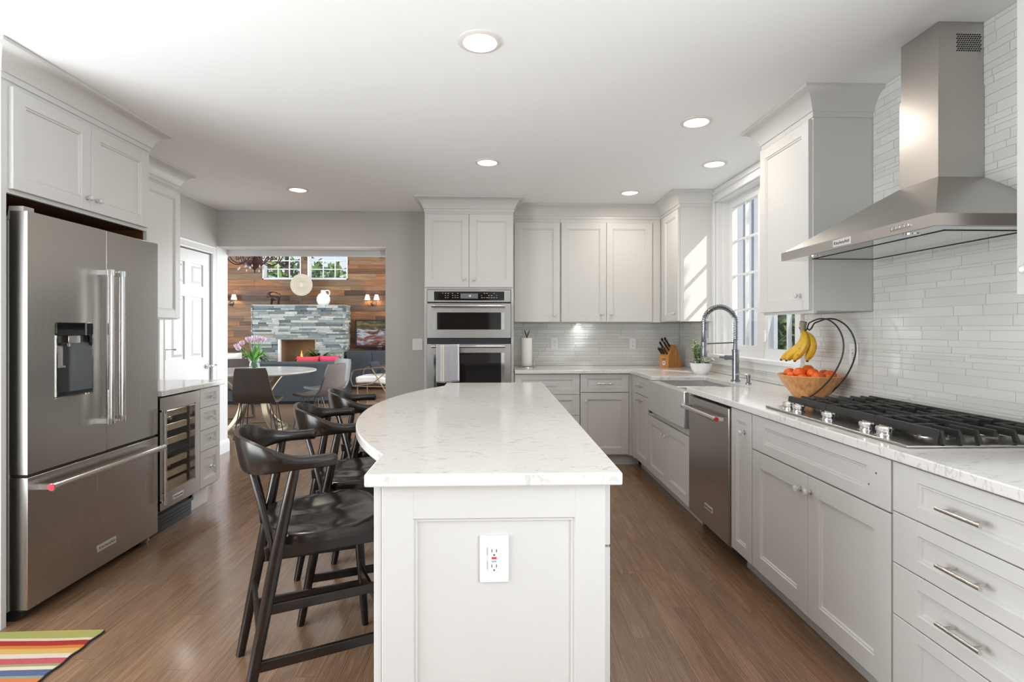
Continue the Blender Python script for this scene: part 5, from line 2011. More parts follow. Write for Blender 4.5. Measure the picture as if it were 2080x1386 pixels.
for (t, y, s), lab in zip(kd, labels):
    p = Vector((-0.078 + 0.098 * t, y, 0.118 + 0.107 * t))
    w = R3 @ p + Vector((1.735, 5.275, 0.914))
    k = thing('kitchen_knife', lab, 'knife', tuple(w), rot, 'knives in the block')
    sd = Vector((0, 1, 0))
    up = dirn.cross(sd)
    mb = MB()
    rings = []
    for q, hw, hh in ((0.0, 0.007, 0.010), (0.012, 0.0075, 0.012), (0.05, 0.0085, 0.0115), (0.085, 0.008, 0.013), (0.108, 0.008, 0.015), (0.114, 0.005, 0.010)):
        ctr_ = dirn * q * s
        rings.append([ctr_ + sd * hw * math.cos(2 * PI * j / 10) + up * hh * math.sin(2 * PI * j / 10) for j in range(10)])
    mb.rings(rings)
    mb.build('handle', KH, k)
    mb = MB()
    for q in (0.025, 0.055, 0.085):
        ctr_ = dirn * q * s
        mb.cyl(ctr_ - sd * 0.0092, ctr_ + sd * 0.0092, 0.0032, n=10)
    mb.cyl(dirn * 0.1125 * s, dirn * 0.1165 * s, 0.006, n=10)
    mb.build('rivets', RIV, k)
    mb = MB()
    a, b = dirn * -0.10, dirn * 0.004
    mb.hexa([a - up * 0.006 - sd * 0.001, a + up * 0.006 - sd * 0.001, a + up * 0.006 + sd * 0.001, a - up * 0.006 + sd * 0.001],
            [b - up * 0.011 - sd * 0.0015, b + up * 0.011 - sd * 0.0015, b + up * 0.011 + sd * 0.0015, b - up * 0.011 + sd * 0.0015])
    mb.build('blade', POLISH, k, smooth=False)

# potted plant by the window
c = thing('potted_plant', 'small leafy plant in a white bowl pot beside the sink faucet', 'plant', (1.745, 4.46, 0.914))
POT = mat('white_ceramic', (0.82, 0.82, 0.82), 0.2, var=0.01)
MB().lathe([(0.0, 0.002), (0.048, 0.0), (0.054, 0.004), (0.078, 0.045), (0.092, 0.092), (0.094, 0.096), (0.089, 0.097), (0.074, 0.05), (0.0, 0.045)], n=36, cap=False).build('pot', POT, c)
SOIL = mat('potting_soil', (0.03, 0.022, 0.016), 0.95, var=0.3, scale=(90, 90, 90), bump=0.5)
MB().lathe([(0.0, 0.086), (0.083, 0.080), (0.078, 0.06), (0.0, 0.06)], n=24, cap=False).build('soil', SOIL, c)
LG = island_mat('plant_leaf_green', [(0.0, srgb(120, 150, 80)), (0.5, srgb(172, 194, 122)), (1.0, srgb(216, 226, 176))], 0.45)
LV = island_mat('plant_leaf_variegated', [(0.0, srgb(150, 172, 140)), (0.6, srgb(206, 214, 196)), (1.0, srgb(232, 234, 226))], 0.45)


def leaf(mb, base, d, length, width, droop=0.4, n=5, fold=0.15):
    base, d = Vector(base), Vector(d).normalized()
    side = d.cross(Vector((0, 0, 1)))
    side = side.normalized() if side.length > 1e-4 else Vector((1, 0, 0))
    vs, fs = [], []
    p = base.copy()
    for i in range(n + 1):
        t = i / n
        w = width * math.sin(PI * min(1, 0.08 + t * 0.95)) ** 0.8
        upv = side.cross(d)
        vs += [p - side * w + upv * fold * w, p, p + side * w + upv * fold * w]
        d = (d + Vector((0, 0, -droop / n))).normalized()
        p = p + d * length / n
    for i in range(n):
        a = 3 * i
        fs += [(a, a + 1, a + 4, a + 3), (a + 1, a + 2, a + 5, a + 4)]
    mb.add(vs, fs)


r = random.Random(4)
mb = MB()
stm = MB()
for k in range(12):
    a = r.uniform(0, 6.28)
    x, y = r.uniform(-0.045, 0.0), r.uniform(-0.03, 0.03)
    top = Vector((x - 0.012 + r.uniform(-0.03, 0.03), y + r.uniform(-0.03, 0.03), r.uniform(0.20, 0.30)))
    stm.tube([(x, y, 0.08), ((x + top.x) / 2, (y + top.y) / 2, 0.15), top], [0.003, 0.0025, 0.0015], 6)
    for j in range(11):
        t = 0.2 + 0.8 * j / 10
        q = Vector((x, y, 0.08)).lerp(top, t)
        aa = j * 2.4 + a
        leaf(mb, q, (math.cos(aa), math.sin(aa), 0.6), r.uniform(0.034, 0.050), 0.015, 0.8)
mb.build('upright_leaves', LG, c)
stm.build('stems', mat('green_stem', srgb(110, 130, 70), 0.6), c)
mb = MB()
for k in range(60):
    a = r.uniform(0, 6.28)
    q = r.uniform(0.02, 0.08)
    leaf(mb, (math.cos(a) * q + 0.008, math.sin(a) * q, 0.085 + r.uniform(0, 0.05)), (math.cos(a), math.sin(a), r.uniform(0.1, 0.9)), r.uniform(0.03, 0.055), 0.017, 0.9)
mb.build('trailing_leaves', LV, c)

# fruit bowl with banana hanger
BX, BY = 1.765, 2.93
c = thing('fruit_bowl', 'round slatted wooden fruit bowl with a black double-hoop banana hanger', 'fruit bowl', (BX, BY, 0.914))
BOWLW = wood('bamboo', srgb(172, 112, 60), srgb(216, 160, 100), (40, 40, 3), 0.35, 0.3)
MB().lathe([(0.0, 0.004), (0.072, 0.0), (0.084, 0.004), (0.128, 0.062), (0.166, 0.124), (0.164, 0.129), (0.157, 0.124), (0.118, 0.062), (0.076, 0.014), (0.0, 0.014)], n=56, cap=False).build('bowl', BOWLW, c)
e1 = Vector((0.30, -0.954, 0))
e2 = Vector((0.954, 0.30, 0))
def hoop(off, base_s, base_off):
    # s along e1, z up; large open loop from the bowl foot over to the hook
    P = [(base_s, 0.006), (0.115, 0.052), (0.175, 0.115), (0.222, 0.19), (0.246, 0.265), (0.240, 0.335), (0.205, 0.395), (0.150, 0.432), (0.090, 0.440), (0.035, 0.425), (0.012, 0.415), (-0.004, 0.388)]
    o = []
    for i, (s, z) in enumerate(P):
        k = i / (len(P) - 1)
        w = base_off * (1 - k) + off * k
        o.append(e1 * s + e2 * w + Vector((0, 0, z)))
    # smooth with Catmull-Rom
    q = []
    for i in range(len(o) - 1):
        p0, p1, p2, p3 = o[max(0, i - 1)], o[i], o[i + 1], o[min(len(o) - 1, i + 2)]
        for j in range(6):
            t = j / 6
            q.append(0.5 * ((2 * p1) + (p2 - p0) * t + (2 * p0 - 5 * p1 + 4 * p2 - p3) * t * t + (3 * p1 - p0 - 3 * p2 + p3) * t ** 3))
    q.append(o[-1])
    return q


mb = MB()
h1 = hoop(-0.016, 0.055, -0.075)
h2 = hoop(0.016, 0.060, 0.045)
tipa, tipb = h1[-1], h2[-1]
mb.tube(h1, 0.0042, 8)
mb.tube(h2, 0.0042, 8)
hookp = [tipa, tipa + Vector((0, 0, -0.02)) - e1 * 0.014, tipa - e1 * 0.035 + Vector((0, 0, -0.02)), tipa - e1 * 0.050 + Vector((0, 0, 0.006))]
mb.tube(hookp, 0.0042, 8)
mb.tube([tipa, (tipa + tipb) / 2 + Vector((0, 0, -0.01)), tipb], 0.0042, 8)
mb.build('banana_hanger', BLACKME, c)

ORANGE = mat('orange_peel', srgb(226, 96, 18), 0.38, var=0.10, scale=(160, 160, 160), bump=0.25)
STEMG = mat('fruit_stem', srgb(96, 110, 50), 0.7)
ol = ['at the rim on the window side, darkest', 'on top of the pile, front centre, largest', 'behind the front centre one', 'right of the front centre one',
      'at the front rim, left of centre, half sunk', 'far right beside the hanger wire', 'right of centre at the front rim', 'back right against the wall side', 'between the left rim and the centre',
      'half hidden at the front rim below the largest', 'back left near the window frame', 'back centre, only its top showing']
op = [(-0.100, -0.040, 0.138), (-0.004, -0.072, 0.146), (-0.022, 0.010, 0.160), (0.054, -0.040, 0.146), (-0.052, -0.072, 0.122), (0.112, 0.008, 0.130), (0.096, -0.054, 0.132), (0.080, 0.058, 0.136), (-0.055, -0.004, 0.136),
      (0.034, -0.090, 0.116), (-0.074, 0.060, 0.128), (0.018, 0.085, 0.134)]
for (s, w, z), lab in zip(op, ol):
    p = Vector((BX, BY, 0.914)) + e1 * s + e2 * w + Vector((0, 0, z - 0.006))
    rr = 0.0315 if 'centre, largest' not in lab else 0.034
    o = thing('mandarin_orange', 'mandarin in the fruit bowl, ' + lab, 'orange', tuple(p), r.uniform(0, 6), 'mandarins in the fruit bowl')
    MB().ball((0, 0, 0), rr, rr, rr * 0.88, 20, 12, lambda q: (q[0], q[1], q[2] * (1 - 0.10 * math.exp(-((q[0] ** 2 + q[1] ** 2) / 0.05))))).build('peel', ORANGE, o)
    MB().cyl((0, 0, rr * 0.78), (0, 0, rr * 0.82), 0.004, n=8).build('stem', STEMG, o)

# bananas: one bunch hanging on the hook
hk = Vector((BX, BY, 0.914)) + tipa - e1 * 0.028 + Vector((0, 0, -0.014))
c = thing('banana_bunch', 'bunch of ripe yellow bananas hanging on the fruit bowl hook', 'bananas', tuple(hk))
m_, nt_, p_ = _new('banana_peel')
tc_ = N(nt_, 'ShaderNodeTexCoord')
nz_ = N(nt_, 'ShaderNodeTexNoise')
nz_.inputs['Scale'].default_value = 45
nz_.inputs['Detail'].default_value = 4
nt_.links.new(tc_.outputs['Object'], nz_.inputs['Vector'])
rp_ = ramp(nt_, [(0.0, srgb(222, 178, 52)), (0.60, srgb(214, 168, 44)), (0.70, srgb(176, 126, 36)), (0.80, srgb(118, 78, 28))])
nt_.links.new(nz_.outputs['Fac'], rp_.inputs[0])
nt_.links.new(rp_.outputs[0], p_.inputs['Base Color'])
p_.inputs['Roughness'].default_value = 0.42
BANANA = m_
TIP = mat('banana_tip', srgb(88, 66, 34), 0.7, var=0.2)


def banana(path, r0):
    mb = MB()
    k = len(path)
    rs = []
    for i in range(k):
        t = i / (k - 1)
        rs.append(r0 * (0.36 + 0.64 * min(1, t / 0.22)) if t < 0.22 else r0 * (1.0 - 0.06 * (t - 0.22)) if t < 0.84 else r0 * (0.96 - 0.62 * ((t - 0.84) / 0.16) ** 1.4))
    mb.tube(path, rs, 6)
    mb2 = MB()
    d = (Vector(path[-1]) - Vector(path[-2])).normalized()
    mb2.cyl(Vector(path[-1]) - d * 0.001, Vector(path[-1]) + d * 0.007, r0 * 0.32, r0 * 0.22, n=8)
    return mb, mb2


for k, (fan, out, sw) in enumerate(((-0.130, -0.030, 0.0), (-0.075, -0.050, 0.0), (-0.022, -0.046, 0.0), (-0.122, 0.024, 0.01), (0.016, 0.004, 0.0))):
    pts = []
    for i in range(15):
        t = i / 14
        bulge = 0.070 * math.sin(PI * min(1, t * 1.05)) + 0.012 * t
        s = fan * t ** 1.4 + bulge * 0.72
        pts.append(e1 * s + e2 * (out * math.sin(t * 1.7)) + Vector((0, 0, -0.168 * t + 0.006 * math.sin(PI * t))))
    a, b = banana(pts, 0.0265)
    q = a.build('banana', BANANA, c, subsurf=1)
    b.build('tip', TIP, q)
mb = MB()
mb.tube([Vector((0, 0, 0.052)) + e1 * 0.004, Vector((0, 0, 0.034)), Vector((0, 0, 0.010)), Vector((0, 0, -0.014))], [0.019, 0.018, 0.014, 0.013], 10)
mb.build('crown', mat('banana_crown', srgb(150, 132, 104), 0.7, var=0.2, scale=(50, 50, 50)), c)

# towel on the lower oven's handle
TWL = stripes_mat('towel_weave', 0, [(0.006, srgb(226, 224, 222)), (0.034, srgb(178, 178, 184)), (0.007, srgb(226, 222, 218)), (0.018, srgb(208, 198, 184)), (0.007, srgb(226, 222, 218)), (0.124, srgb(176, 176, 182)), (0.008, srgb(226, 224, 222))], 0.204)
hz, hn = 1.138, 4.951 - 0.036 - 0.055
c = thing('dish_towel', 'grey and white striped dish towel hanging over the wall oven handle', 'towel', (-0.534, hn, hz))


def twl(u, v):
    x = 0.204 * u
    Ltot = 0.345
    q = v * (Ltot + 0.10)
    wv = 0.004 * math.sin(u * 11 + 0.6) + 0.003 * math.sin(u * 23)
    rr = 0.0165
    if q < 0.08:
        y, z = rr, -(0.08 - q)
    elif q < 0.08 + PI * rr:
        a = (q - 0.08) / rr
        y, z = rr * math.cos(a), rr * math.sin(a)
    else:
        d = q - 0.08 - PI * rr
        y, z = -rr - wv * min(1, d / 0.08), -d
    return (x + (0.006 * v * (u - 0.2) if q > 0.1 else 0), y, z - 0.006 * math.sin(u * 5) * v)


MB().sheet(twl, 30, 60, 0.0025).build('cloth', TWL, c)
mb = MB()
r = random.Random(9)
for k in range(40):
    p = Vector(twl(k / 40 + 0.008, 1.0))
    mb.tube([p + Vector((0, 0.001, 0.002)), p + Vector((r.uniform(-0.002, 0.002), r.uniform(-0.001, 0.001), -0.012))], 0.0010, 4)
mb.build('fringe', PAPER, c)

# striped rug, lower left
STR = [(0.052, srgb(170, 170, 92)), (0.018, srgb(226, 204, 178)), (0.034, srgb(168, 36, 26)), (0.022, srgb(214, 122, 44)), (0.034, srgb(212, 172, 92)), (0.030, srgb(222, 204, 186)), (0.036, srgb(190, 84, 92)), (0.016, srgb(160, 150, 104)),
       (0.020, srgb(222, 206, 184)), (0.036, srgb(84, 96, 128)), (0.014, srgb(130, 150, 134)), (0.026, srgb(206, 118, 64)), (0.026, srgb(224, 202, 178)), (0.018, srgb(176, 34, 42)), (0.032, srgb(192, 78, 92)), (0.020, srgb(224, 208, 190)), (0.018, srgb(164, 156, 98)), (0.040, srgb(212, 170, 92))]
STR = [(w_, tuple(0.74 * k_ for k_ in c_)) for w_, c_ in STR]
tot = sum(s[0] for s in STR)
RUG = stripes_mat('rug_stripes', 1, list(reversed(STR)), tot, 0.95, 260)
c = thing('rug', 'multicoloured striped flatweave rug on the floor before the refrigerator', 'rug', (-2.5, 2.334 - tot, 0.0))
mb = MB()
mb.sheet(lambda u, v: (-0.10 + 0.922 * u + 0.004 * math.sin(v * 60), tot - tot * 2.0 * v + 0.004 * math.sin(u * 9), 0.0075 + 0.001 * math.sin(u * 13 + v * 5)), 30, 40, 0.007, (0, 0, 1))
mb.build('weave', RUG, c)
mb = MB()
mb.sheet(lambda u, v: (0.8185 + 0.008 * u + 0.004 * math.sin(v * 60), tot - tot * 2.0 * v, 0.007), 1, 40, 0.0065, (0, 0, 1))
mb.build('edging', mat('rug_edging', (0.02, 0.022, 0.024), 0.9), c)
c.location = (-2.5, 2.334 - tot, 0.0)
# ------------------------------------------------------------------ counter stools
def catmull(P, per=6):
    P = [Vector(p) for p in P]
    q = []
    for i in range(len(P) - 1):
        p0, p1, p2, p3 = P[max(0, i - 1)], P[i], P[i + 1], P[min(len(P) - 1, i + 2)]
        for j in range(per):
            t = j / per
            q.append(0.5 * ((2 * p1) + (p2 - p0) * t + (2 * p0 - 5 * p1 + 4 * p2 - p3) * t * t + (3 * p1 - p0 - 3 * p2 + p3) * t ** 3))
    q.append(P[-1])
    return q


def make_stool(label, loc, rz, group):
    c = thing('bar_stool', label, 'stool', loc, rz, group)
    SZ = 0.605
    # saddle seat: x forward, y left
    mb = MB()
    NU, NV = 26, 26

    def outline(a):
        # rounded-D outline in polar form
        ca, sa = math.cos(a), math.sin(a)
        n = 3.4
        rx = 0.230 if ca > 0 else 0.178
        ry = 0.232
        k = (abs(ca / rx) ** n + abs(sa / ry) ** n) ** (-1 / n)
        return k
    rings = []
    for rr, dz in ((1.0, -0.034), (1.0, -0.012), (0.985, -0.003), (0.96, 0.0), (0.85, 0.0), (0.70, 0.0), (0.5, 0.0), (0.3, 0.0), (0.1, 0.0)):
        ring = []
        for j in range(48):
            a = 2 * PI * j / 48
            k = outline(a) * rr
            x, y = k * math.cos(a), k * math.sin(a)
            dish = 0.0
            if dz == 0.0:
                d2 = (abs(y) / 0.13 - 1)
                dish = -0.014 * math.exp(-((abs(y) - 0.085) / 0.06) ** 2 - ((x + 0.02) / 0.12) ** 2) - 0.006 * math.exp(-(y / 0.2) ** 2 - (x / 0.14) ** 2)
            ring.append((x + 0.01, y, SZ + dz + dish + 0.006 * (x > 0.12) * (1 if dz > -0.02 else 0)))
        rings.append(ring)
    mb.rings(rings)
    mb.build('seat', STOOLS, c, angle=50)
    # apron rails under the seat
    for s in (-1, 1):
        mb = MB()
        mb.hexa([(-0.185, s * 0.205, 0.525), (0.205, s * 0.205, 0.525), (0.205, s * 0.187, 0.525), (-0.185, s * 0.187, 0.525)],
                [(-0.19, s * 0.205, 0.572), (0.205, s * 0.205, 0.572), (0.205, s * 0.187, 0.572), (-0.19, s * 0.187, 0.572)])
        mb.build('apron', STOOLW, c, bevel=0.003)
    mb = MB()
    mb.box(0.190, 0.208, -0.19, 0.19, 0.525, 0.572)
    mb.build('apron', STOOLW, c, bevel=0.003)
    # legs: rear ones sweep up to carry the arms, front ones stop under the seat
    rear = {}
    for s in (-1, 1):
        p = [(-0.255, s * 0.228, 0.0), (-0.185, s * 0.226, 0.38), (-0.148, s * 0.228, 0.58), (-0.098, s * 0.250, 0.842)]
        rear[s] = p
        MB().tube(catmull(p, 5), [0.014 + 0.0065 * math.sin(PI * min(1, k / 15 * 0.85 + 0.1)) for k in range(16)], 12).build('leg', STOOLW, c)
    for s in (-1, 1):
        p = [(0.235, s * 0.222, 0.0), (0.212, s * 0.212, 0.30), (0.190, s * 0.200, 0.578)]
        MB().tube(catmull(p, 5), [0.0135, 0.015, 0.016, 0.017, 0.018, 0.019, 0.019, 0.019, 0.019, 0.019, 0.019], 12).build('leg', STOOLW, c)
    # stretchers
    def rail(a, b, h=0.017, w=0.0085):
        a, b = Vector(a), Vector(b)
        d = (b - a).normalized()
        sd = d.cross(Vector((0, 0, 1))).normalized() * w
        u = Vector((0, 0, h))
        mb = MB()
        mb.hexa([a - sd - u, a + sd - u, a + sd + u, a - sd + u], [b - sd - u, b + sd - u, b + sd + u, b - sd + u])
        return mb.build('stretcher', STOOLW, c, bevel=0.003)
    for s in (-1, 1):
        rail((-0.218, s * 0.227, 0.195), (0.222, s * 0.216, 0.185))
        rail((-0.186, s * 0.226, 0.375), (0.206, s * 0.210, 0.365))
    rail((-0.205, -0.226, 0.285), (-0.205, 0.226, 0.285))
    rail((0.216, -0.213, 0.245), (0.216, 0.213, 0.245))
    # bent back band with arms
    P = [(0.035, 0.245), (-0.02, 0.252), (-0.09, 0.250), (-0.155, 0.232), (-0.208, 0.186), (-0.240, 0.105), (-0.250, 0.0)]
    P = P + [(x, -y) for x, y in reversed(P[:-1])]
    C = catmull([(x, y, 0) for x, y in P], 5)
    k = len(C)
    rings = []
    for i, p in enumerate(C):
        t = abs(2 * i / (k - 1) - 1)          # 1 at the arm tips, 0 at the back
        b = max(0.0, min(1.0, (0.72 - t) / 0.52))
        b = b * b * (3 - 2 * b)
        hgt = 0.038 + 0.082 * b
        wid = 0.044 - 0.022 * b
        top = 0.872 + 0.058 * b
        if i in (0, k - 1):
            hgt *= 0.6
            wid *= 0.6
            top -= 0.007
        tn = (C[min(k - 1, i + 1)] - C[max(0, i - 1)]).normalized()
        out = Vector((tn.y, -tn.x, 0))
        if out.dot(Vector((p.x + 0.05, p.y, 0))) < 0:
            out = -out
        lean = 0.020 * b
        ring = []
        cs = [(-0.5, -0.38), (-0.36, -0.5), (0.36, -0.5), (0.5, -0.38), (0.5, 0.36), (0.34, 0.5), (-0.34, 0.5), (-0.5, 0.36)]
        for a, h in cs:
            ring.append(p + out * (a * wid + lean * (h + 0.5)) + Vector((0, 0, top - hgt / 2 + h * hgt)))
        rings.append(ring)
    mb = MB()
    mb.rings(rings)
    mb.build('backrest', STOOLW, c, angle=60)
    # slim raked spindles from the back band down to the rear legs
    for s in (-1, 1):
        MB().tube([(-0.228, s * 0.140, 0.825), (-0.195, s * 0.180, 0.70), (-0.158, s * 0.222, 0.535)], [0.010, 0.0115, 0.009], 10).build('spindle', STOOLW, c)
    return c


GS = 'dark wooden stools at the island'
s0 = make_stool('dark wooden counter stool nearest the camera, pushed to the island', (-0.685, 2.055, 0), math.radians(26), GS)
dup(s0, (-0.702, 2.665, 0), math.radians(22), 'dark wooden counter stool in the middle of the three at the island', GS)
dup(s0, (-0.730, 3.270, 0), math.radians(20), 'dark wooden counter stool farthest along the island, nearest the ovens', GS)
# ------------------------------------------------------------------ dining area
BRASS = steel('antique_brass', (0.33, 0.29, 0.20), 0.45, (10, 10, 10), 0.08)
MARBLE = wood('grey_marble', (0.62, 0.61, 0.60), (0.42, 0.41, 0.41), (3, 3, 3), 0.15, 0.2, contrast=(0.35, 0.8))
DLEATH = mat('grey_brown_leather', srgb(78, 70, 66), 0.38, var=0.15, scale=(9, 9, 9), bump=0.1)
TX, TY = -3.15, 7.05
c = thing('dining_table', 'round marble-topped dining table on a brass hoop base, seen through the opening', 'table', (TX, TY, 0))
MB().lathe([(0.0, 0.722), (0.74, 0.722), (0.768, 0.738), (0.77, 0.750), (0.766, 0.753), (0.0, 0.753)], n=64, cap=False).build('tabletop', MARBLE, c)
for k in range(4):
    a = PI / 4 + k * PI / 2 + 0.25
    d = Vector((math.cos(a), math.sin(a), 0))
    s = Vector((-d.y, d.x, 0))
    pr = [(0.46, 0.700), (0.36, 0.62), (0.24, 0.48), (0.185, 0.35), (0.22, 0.21), (0.31, 0.09), (0.40, 0.018)]
    q = catmull([d * x + Vector((0, 0, z)) for x, z in pr], 5)
    mb = MB()
    rings = []
    for i, p in enumerate(q):
        t = (q[min(len(q) - 1, i + 1)] - q[max(0, i - 1)]).normalized()
        nn = t.cross(s).normalized()
        rings.append([p + s * 0.036 + nn * 0.008, p - s * 0.036 + nn * 0.008, p - s * 0.036 - nn * 0.008, p + s * 0.036 - nn * 0.008])
    mb.rings(rings)
    mb.build('leg', BRASS, c, angle=40)
for z0, z1, r, nm in ((0.0, 0.018, 0.41, 'base_ring'), (0.700, 0.722, 0.47, 'support_ring')):
    MB().lathe([(r - 0.04, z0), (r, z0), (r, z1), (r - 0.04, z1), (r - 0.04, z0)], n=48, cap=False).build(nm, BRASS, c)


def make_dining(label, loc, rz, group):
    c = thing('dining_chair', label, 'chair', loc, rz, group)
    # one-piece bucket: seat then raked back, x forward
    mb = MB()

    def shell(u, v):
        y = (u - 0.5) * 2
        if v < 0.48:
            t = v / 0.48
            x = 0.23 - 0.40 * t
            z = 0.455 - 0.020 * math.sin(PI * t) + 0.012 * (y * y)
            w = 0.205 + 0.025 * t
        else:
            t = (v - 0.48) / 0.52
            x = -0.17 - 0.045 * math.sin(min(1, t * 3) * PI / 2) - 0.085 * t
            z = 0.455 + 0.395 * t ** 1.05
            w = 0.232 - 0.062 * t
            x += 0.03 * y * y * (1 - 0.4 * t)
        if v > 0.9:
            w *= math.sqrt(max(0.0, 1 - ((v - 0.9) / 0.1) ** 2 * 0.12))
        return (x, y * w, z)
    mb.sheet(lambda u, v: shell(u, v * 0.5), 14, 12, 0.028)
    mb.build('seat', DLEATH, c, angle=60)
    mb = MB()
    mb.sheet(lambda u, v: shell(u, 0.5 + v * 0.5), 14, 14, 0.028)
    mb.build('backrest', DLEATH, c, angle=60)
    wire = 0.0065
    for s in (-1, 1):
        mb = MB()
        mb.tube([(0.13, s * 0.165, 0.425), (0.215, s * 0.215, 0.012), (-0.215, s * 0.215, 0.012), (-0.13, s * 0.165, 0.425)], wire, 8)
        mb.build('leg', BLACKME, c)
        mb = MB()
        mb.tube([(0.10, s * 0.165, 0.425), (-0.02, s * 0.215, 0.014), (-0.10, s * 0.165, 0.425)], wire * 0.9, 8)
        mb.build('leg', BLACKME, c)
    for x, y, z in ((0.13, 0.165, 0.425), (-0.13, 0.165, 0.425), (0.05, 0.215, 0.012)):
        MB().tube([(x, -y, z), (x, y, z)], wire, 8).build('crossbar', BLACKME, c)
    return c


GD = 'leather chairs at the dining table'
d0 = make_dining('grey-brown leather dining chair with its back to the kitchen, in front of the table', (-2.83, 6.47, 0), math.radians(96), GD)
dup(d0, (-2.32, 7.05, 0), math.radians(158), 'grey-brown leather dining chair in profile at the right end of the table', GD)
dup(d0, (-2.47, 7.85, 0), math.radians(232), 'grey-brown leather dining chair behind the table, in front of the sofa', GD)
dup(d0, (-3.72, 7.80, 0), math.radians(300), 'grey-brown leather dining chair behind the tulip vase, only its back showing', GD)
dup(d0, (-3.72, 6.55, 0), math.radians(42), 'grey-brown leather dining chair cut off at the left of the opening', GD)

# vase of tulips
c = thing('flower_vase', 'clear glass vase of pale pink tulips on the dining table', 'vase', (-3.13, 7.02, 0.753))
MB().lathe([(0.0, 0.0), (0.052, 0.0), (0.060, 0.01), (0.066, 0.06), (0.058, 0.10), (0.046, 0.125), (0.060, 0.155), (0.056, 0.155), (0.043, 0.125), (0.054, 0.10), (0.062, 0.06), (0.056, 0.012), (0.0, 0.008)], n=28, cap=False).build('vase', CLEARGL, c)
MB().lathe([(0.0, 0.009), (0.055, 0.012), (0.060, 0.05), (0.0, 0.052)], n=20, cap=False).build('water', glass('vase_water', (0.86, 0.92, 0.86)), c)
TST = mat('tulip_stem', srgb(96, 150, 66), 0.5, var=0.15)
TLF = island_mat('tulip_leaf', [(0.0, srgb(58, 120, 40)), (0.5, srgb(92, 158, 58)), (1.0, srgb(140, 190, 90))], 0.4)
PET = island_mat('tulip_petal', [(0.0, srgb(216, 176, 200)), (0.5, srgb(232, 204, 222)), (1.0, srgb(244, 228, 238))], 0.5)
r = random.Random(21)
heads = [(-0.20, -0.02, 0.30), (-0.16, 0.03, 0.335), (-0.21, 0.04, 0.265), (-0.06, -0.03, 0.385), (-0.02, 0.04, 0.395), (0.03, -0.02, 0.375), (0.07, 0.03, 0.39), (0.11, -0.01, 0.385), (0.02, 0.07, 0.36), (-0.09, 0.06, 0.365)]
for x, y, z in heads:
    mb = MB()
    mb.tube(catmull([(x * 0.1, y * 0.1, 0.02), (x * 0.25, y * 0.3, 0.15), (x * 0.75, y * 0.8, z * 0.8), (x, y, z)], 4), 0.004, 6)
    st = mb.build('stem', TST, c)
    mb = MB()
    ax = Vector((x * 0.8, y, 0.25)).normalized()
    sx = ax.orthogonal().normalized()
    sy = ax.cross(sx)
    for k in range(6):
        a = k * PI / 3 + r.random() * 0.3
        o = sx * math.cos(a) + sy * math.sin(a)
        tt = ax.cross(o)
        vs, fs = [], []
        for i in range(6):
            t = i / 5
            w = 0.021 * math.sin(PI * (0.12 + 0.84 * t))
            rad = 0.006 + 0.024 * math.sin(PI * (0.06 + 0.66 * t)) + (0.004 if k % 2 else 0)
            pp = Vector((x, y, z)) + ax * (0.062 * t) + o * rad
            vs += [pp - tt * w - o * 0.004, pp, pp + tt * w - o * 0.004]
        for i in range(5):
            fs += [(3 * i, 3 * i + 1, 3 * i + 4, 3 * i + 3), (3 * i + 1, 3 * i + 2, 3 * i + 5, 3 * i + 4)]
        mb.add(vs, fs)
    mb.build('tulip_head', PET, st)
mb = MB()
for k in range(22):
    a = r.uniform(0, 6.28)
    leaf(mb, (math.cos(a) * 0.03, math.sin(a) * 0.03, 0.13), (math.cos(a) * 0.55, math.sin(a) * 0.35, 1.0), r.uniform(0.16, 0.27), 0.021, r.uniform(0.3, 1.3), 7)
mb.build('leaves', TLF, c)

# wrought iron chandelier over the table
IRON = mat('rusty_iron', srgb(70, 34, 28), 0.5, 0.3, var=0.2, scale=(20, 20, 20))
c = thing('chandelier', 'rust-brown scrolled iron chandelier with glass drops, top of the opening', 'chandelier', (-3.12, 7.0, 2.02))
mb = MB()
mb.lathe([(0.0, 0.0), (0.012, 0.012), (0.010, 0.04), (0.03, 0.06), (0.10, 0.11), (0.115, 0.13), (0.06, 0.17), (0.025, 0.22), (0.05, 0.28), (0.025, 0.34), (0.018, 0.5), (0.012, 1.68)], n=20)
mb.build('stem', IRON, c)
for k in range(8):
    a = k * PI / 4 + 0.15
    d = Vector((math.cos(a), math.sin(a), 0))
    mb = MB()
    mb.tube(catmull([d * 0.03 + Vector((0, 0, 0.26)), d * 0.10 + Vector((0, 0, 0.16)), d * 0.20 + Vector((0, 0, 0.11)), d * 0.30 + Vector((0, 0, 0.15)), d * 0.345 + Vector((0, 0, 0.25)), d * 0.31 + Vector((0, 0, 0.31)), d * 0.265 + Vector((0, 0, 0.27)), d * 0.285 + Vector((0, 0, 0.225)), d * 0.31 + Vector((0, 0, 0.24))], 5), 0.007, 7)
    mb.tube(catmull([d * 0.13 + Vector((0, 0, 0.15)), d * 0.16 + Vector((0, 0, 0.22)), d * 0.215 + Vector((0, 0, 0.225)), d * 0.22 + Vector((0, 0, 0.18)), d * 0.185 + Vector((0, 0, 0.175))], 5), 0.006, 7)
    arm = mb.build('arm', IRON, c)
    mb = MB()
    mb.lathe([(0.004, 0.30), (0.035, 0.315), (0.032, 0.325), (0.012, 0.327), (0.012, 0.40), (0.0, 0.405)], tuple(d * 0.345), 12)
    mb.build('candle_cup', IRON, arm)
    mb = MB()
    for t, z in ((0.345, 0.20), (0.20, 0.06), (0.115, 0.095)):
        p = d * t + Vector((0, 0, z))
        mb.lathe([(0.0, -0.03), (0.010, -0.018), (0.008, -0.004), (0.0, 0.014)], tuple(p), 8)
    mb.build('glass_drop', CRYSTAL, arm, smooth=False)

